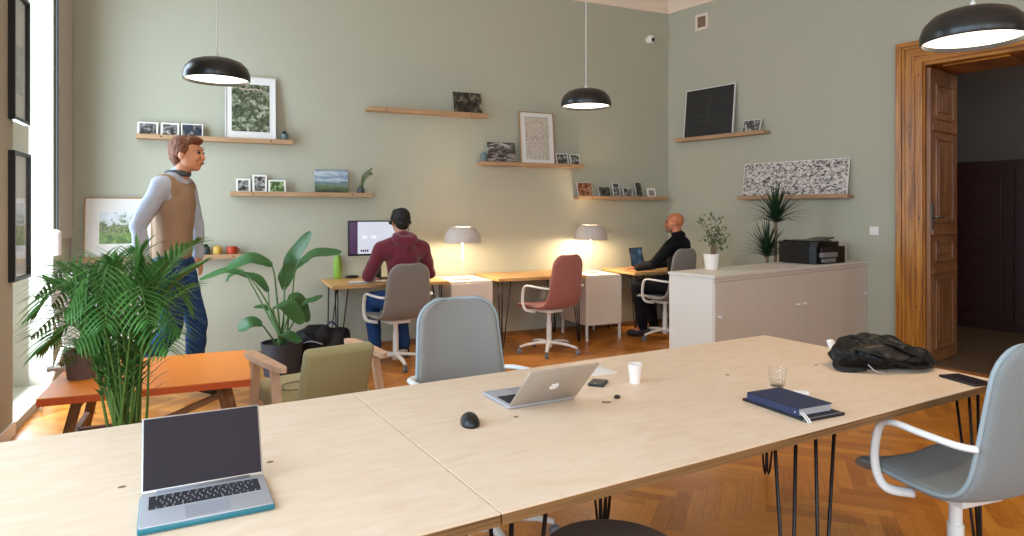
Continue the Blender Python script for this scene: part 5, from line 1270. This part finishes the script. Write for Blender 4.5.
def person(spec):
    J = spec['J']; s = spec.get('s', 1.0)
    t = thing('person', spec['label'], 'person', (*spec['loc'], 0), spec['rot'])
    bm = bmesh.new(); P = head(bm, J['head'], spec.get('yaw', 0), spec.get('pitch', 0), s)
    nk, hc = Vector(J['neck']), Vector(J['head'])
    cap(bm, nk+Vector((0, 0, -.04)), .062, hc+Vector((0, -.012, -.05)), .054)
    pel, ch_ = Vector(J['pelvis']), Vector(J['chest'])
    def torso(b_, g):
        cap(b_, pel, .125+g, pel.lerp(ch_, .45), .118+g, flat=.78); cap(b_, pel.lerp(ch_, .45), .12+g, ch_, .145+g, flat=.78)
        for k in ('shL', 'shR'): cap(b_, ch_, .10+g, J[k], .056+g); cap(b_, nk+Vector((0, 0, -.015)), .048+g*.7, Vector(J[k])*.9+nk*.1, .05+g)
        cap(b_, ch_+Vector((0, 0, .03)), .09+g, nk, .06+g*.6)
    def arm_(b_, sd, g):
        cap(b_, J['sh'+sd], .058+g, J['el'+sd], .043+g); cap(b_, J['el'+sd], .043+g, J['wr'+sd], .028+g)
    def leg_(b_, sd, g, end=1.0):
        h = Vector(J['hp'+sd]); k = Vector(J['kn'+sd]); a = Vector(J['an'+sd]); a2 = k.lerp(a, end)
        cap(b_, h, .092+g, k, .06+g); cap(b_, k, .06+g, k.lerp(a, .35), .056+g); cap(b_, k.lerp(a, .35), .056+g, a2, .04+g)
    torso(bm, 0)
    for sd in 'LR':
        arm_(bm, sd, 0); leg_(bm, sd, 0); cap(bm, J['an'+sd], .038, J['to'+sd], .03)
        w = Vector(J['wr'+sd]); dh = spec.get('hand'+sd, (0, 1, -.1)); hand(bm, w, dh, spec.get('nrm'+sd, (0, 0, 1)), (1, 0, 0) if sd == 'L' else (-1, 0, 0))
    body = obj('body', fuse(bm, .0062, 4), spec['skin'], t, smooth=True)
    # clothes
    g = .017; bm = bmesh.new(); torso(bm, g)
    for sd in 'LR': arm_(bm, sd, g-.003)
    if spec.get('hood'):
        cap(bm, nk+Vector((-.07, -.02, .015)), .035, nk+Vector((-.075, -.07, -.01)), .045); cap(bm, nk+Vector((.07, -.02, .015)), .035, nk+Vector((.075, -.07, -.01)), .045); cap(bm, nk+Vector((-.07, -.085, -.02)), .042, nk+Vector((0, -.115, -.075)), .045); cap(bm, nk+Vector((.07, -.085, -.02)), .042, nk+Vector((0, -.115, -.075)), .045); cap(bm, nk+Vector((-.03, -.09, -.03)), .05, nk+Vector((.03, -.09, -.03)), .05)
    if spec.get('collar_ring'):
        for k in range(8):
            a_ = k*PI/4; b2_ = a_+PI/4; cap(bm, nk+Vector((math.cos(a_)*.062, math.sin(a_)*.062, .02)), .02, nk+Vector((math.cos(b2_)*.062, math.sin(b2_)*.062, .02)), .02)
    # trim cuffs
    o_ = fuse(bm, .009, 5)
    for v in o_.verts: v.co += Vector((noise.noise(v.co*11), noise.noise(v.co*11+Vector((5, 5, 5))), 0))*.008
    obj(spec['topname'], o_, spec['top'], t, smooth=True)
    bm = bmesh.new(); cap(bm, pel+Vector((0, 0, .05)), .138, pel-Vector((0, 0, .03)), .14, flat=.85)
    for sd in 'LR': cap(bm, pel, .13, J['hp'+sd], .105); leg_(bm, sd, .016, .97)
    o_ = fuse(bm, .010, 4)
    for v in o_.verts: v.co += Vector((noise.noise(v.co*13), noise.noise(v.co*13+Vector((5, 5, 5))), 0))*.008
    obj('trousers', o_, spec['pants'], t, smooth=True)
    for sd in 'LR':
        bm = bmesh.new(); a, to = Vector(J['an'+sd]), Vector(J['to'+sd]); dn = Vector((0, 0, -.045))
        cap(bm, a+Vector((0, 0, -.01)), .047, a+(to-a)*.15+dn*.6, .045); cap(bm, a+(to-a)*-.25+dn, .042, to, .042, flat=1)
        o_ = fuse(bm, .008, 3); obj('shoe', o_, 'shoe', t, smooth=True)
    hr = spec.get('hair')
    if hr:
        bm = bmesh.new()
        R = Euler((spec.get('pitch', 0), 0, spec.get('yaw', 0)))
        def E(p, r): ball(bm, P(*p), tuple(q*s for q in r), rot=R.to_quaternion())
        E((0, -.028, .045), (.083, .094, .083)); E((0, -.055, .0), (.072, .058, .075)); E((0, .03, .088), (.062, .062, .034)); E((-.07, -.02, .03), (.016, .05, .045)); E((.07, -.02, .03), (.016, .05, .045))
        o_ = fuse(bm, .006, 2)
        for v in o_.verts: v.co += (v.co-Vector(J['head'])).normalized()*noise.noise(v.co*45)*.006
        obj('hair', o_, hr, body, smooth=True)
    face_parts(body, P, s)
    return t, P, body

# seated, burgundy hoodie, seen from behind
J1 = dict(head=(.0, .03, 1.29), neck=(.0, -.02, 1.15), chest=(.0, -.03, .98), pelvis=(0, -.045, .60), shL=(-.195, -.02, 1.055), shR=(.195, -.02, 1.05), elL=(-.28, .08, .81), elR=(.31, .06, .81), wrL=(-.17, .30, .765), wrR=(.16, .30, .765),
          hpL=(-.085, -.02, .585), hpR=(.085, -.02, .585), knL=(-.15, .37, .555), knR=(.13, .38, .555), anL=(-.15, .26, .13), anR=(.15, .29, .10), toL=(-.18, .40, .06), toR=(.17, .43, .045))
t, P, body = person(dict(label='person in a burgundy hoodie and jeans sitting at the monitor, seen from behind', loc=(MAN1[0]+.05, MAN1[1]-.01), rot=math.radians(8), J=J1, skin='skin', topname='hoodie', top='hoodie', pants='jeans', hair='hair_dark', hood=True, handL=(.4, 1, -.05), handR=(-.4, 1, -.05)))
bm = bmesh.new(); ctr = Vector(J1['head'])
tube(bm, [ctr+Vector((.092*math.cos(a), -.01, .02+.10*math.sin(a))) for a in [PI*k/14 for k in range(15)]], .006, 8); 
for sx in (-1, 1): cap(bm, ctr+Vector((sx*.086, .0, -.005)), .02, ctr+Vector((sx*.090, .0, -.005)), .02)
hd_ = obj('headphones', bm, 'black', smooth=True); hd_.matrix_world = Matrix.Translation(t.location) @ Matrix.Rotation(t.rotation_euler.z, 4, 'Z')
tag(hd_, 'black headphones worn by the person in the burgundy hoodie', 'headphones')
# seated, black top, bald, turned to the left
J3 = dict(head=(0, -.01, 1.26), neck=(0, -.055, 1.12), chest=(0, -.06, .95), pelvis=(0, -.045, .60), shL=(-.185, -.05, 1.025), shR=(.185, -.05, 1.025), elL=(-.25, .12, .82), elR=(.26, .10, .82), wrL=(-.16, .35, .765), wrR=(.10, .35, .765),
          hpL=(-.085, -.02, .59), hpR=(.085, -.02, .59), knL=(-.15, .36, .56), knR=(.13, .36, .56), anL=(-.17, .28, .10), anR=(.14, .30, .10), toL=(-.20, .42, .045), toR=(.15, .44, .045))
t, P, body = person(dict(label='bald person in a black top typing on the corner desk laptop', loc=(MAN3[0]+.10, MAN3[1]-.02), rot=math.radians(30), yaw=math.radians(22), J=J3, skin='skin_bald', topname='sweatshirt', top='shirt_black', pants='shirt_black', collar_ring=True, handL=(.1, 1, -.1), handR=(-.3, 1, -.1)))
bm = bmesh.new(); Rq = Euler((0, 0, math.radians(22))).to_quaternion()
ball(bm, P(0, .052, -.07), (.058, .052, .04), rot=Rq); ball(bm, P(0, .09, -.044), (.03, .016, .008), rot=Rq); bm = fuse(bm, .005, 2); obj('beard', bm, 'beard', body, smooth=True)

# walking person on the left, seen in profile
WP = V(174, 300, 4.85)
J2 = dict(head=(0, .10, 1.80), neck=(0, .03, 1.65), chest=(0, .0, 1.46), pelvis=(0, -.01, 1.03), shL=(-.19, .0, 1.565), shR=(.19, .0, 1.565), elL=(-.24, .06, 1.27), elR=(.25, -.13, 1.28), wrL=(-.22, .08, 1.05), wrR=(.25, -.09, 1.04),
          hpL=(-.09, 0, .98), hpR=(.09, 0, .98), knL=(-.10, .12, .55), knR=(.10, .03, .55), anL=(-.10, .10, .12), anR=(.10, -.22, .20), toL=(-.11, .24, .045), toR=(.11, -.10, .11))
t, P, body = person(dict(label='person in a pale jacket, beige vest and blue jeans walking to the right', loc=(WP.x, WP.y), rot=math.radians(-112), J=J2, s=1.15, skin='skin', topname='jacket', top='jacket_pale', pants='jeans', hair='hair_red', handL=(0, .2, -1), handR=(0, .15, -1), nrmL=(-1, 0, .2), nrmR=(1, 0, 0)))
bm = bmesh.new(); pel, ch_, nk = Vector(J2['pelvis']), Vector(J2['chest']), Vector(J2['neck'])
cap(bm, pel+Vector((0, 0, .06)), .158, pel.lerp(ch_, .45), .155, flat=.84); cap(bm, pel.lerp(ch_, .45), .156, ch_, .178, flat=.82); cap(bm, ch_, .138, Vector((-.135, 0, 1.565)), .092); cap(bm, ch_, .138, Vector((.135, 0, 1.565)), .092)
obj('vest', fuse(bm, .010, 5), 'vest', t, smooth=True)
bm = bmesh.new()
for k in range(12):
    a_, b2_ = k*PI/6, (k+1)*PI/6; cap(bm, nk+Vector((math.cos(a_)*.066, math.sin(a_)*.066, .012)), .026, nk+Vector((math.cos(b2_)*.066, math.sin(b2_)*.066, .012)), .026)
obj('collar', fuse(bm, .008, 3), 'collar', t, smooth=True)

# ---------------------------------------------------------------- LIGHT, SKY, CAMERA
w = bpy.data.worlds.new('sky'); bpy.context.scene.world = w; w.use_nodes = True
bg = w.node_tree.nodes['Background']; bg.inputs[0].default_value = (.80, .90, 1.0, 1); bg.inputs[1].default_value = 1.1
sc = bpy.context.scene
cam = bpy.data.cameras.new('camera'); co = bpy.data.objects.new('camera', cam); COL.objects.link(co)
co.location = (0, 0, EYE); co.rotation_euler = (PI/2, 0, -math.radians(23.9))
cam.sensor_width = 36; cam.lens = FPX/1024*36; cam.shift_y = (HZ-268)/1024.0
cam.clip_start = .05; cam.clip_end = 100
sc.camera = co
sc.view_settings.view_transform = 'Standard'; sc.view_settings.look = 'None'; sc.view_settings.gamma = 1; sc.view_settings.use_curve_mapping = False
sc.view_settings.exposure = 0.0
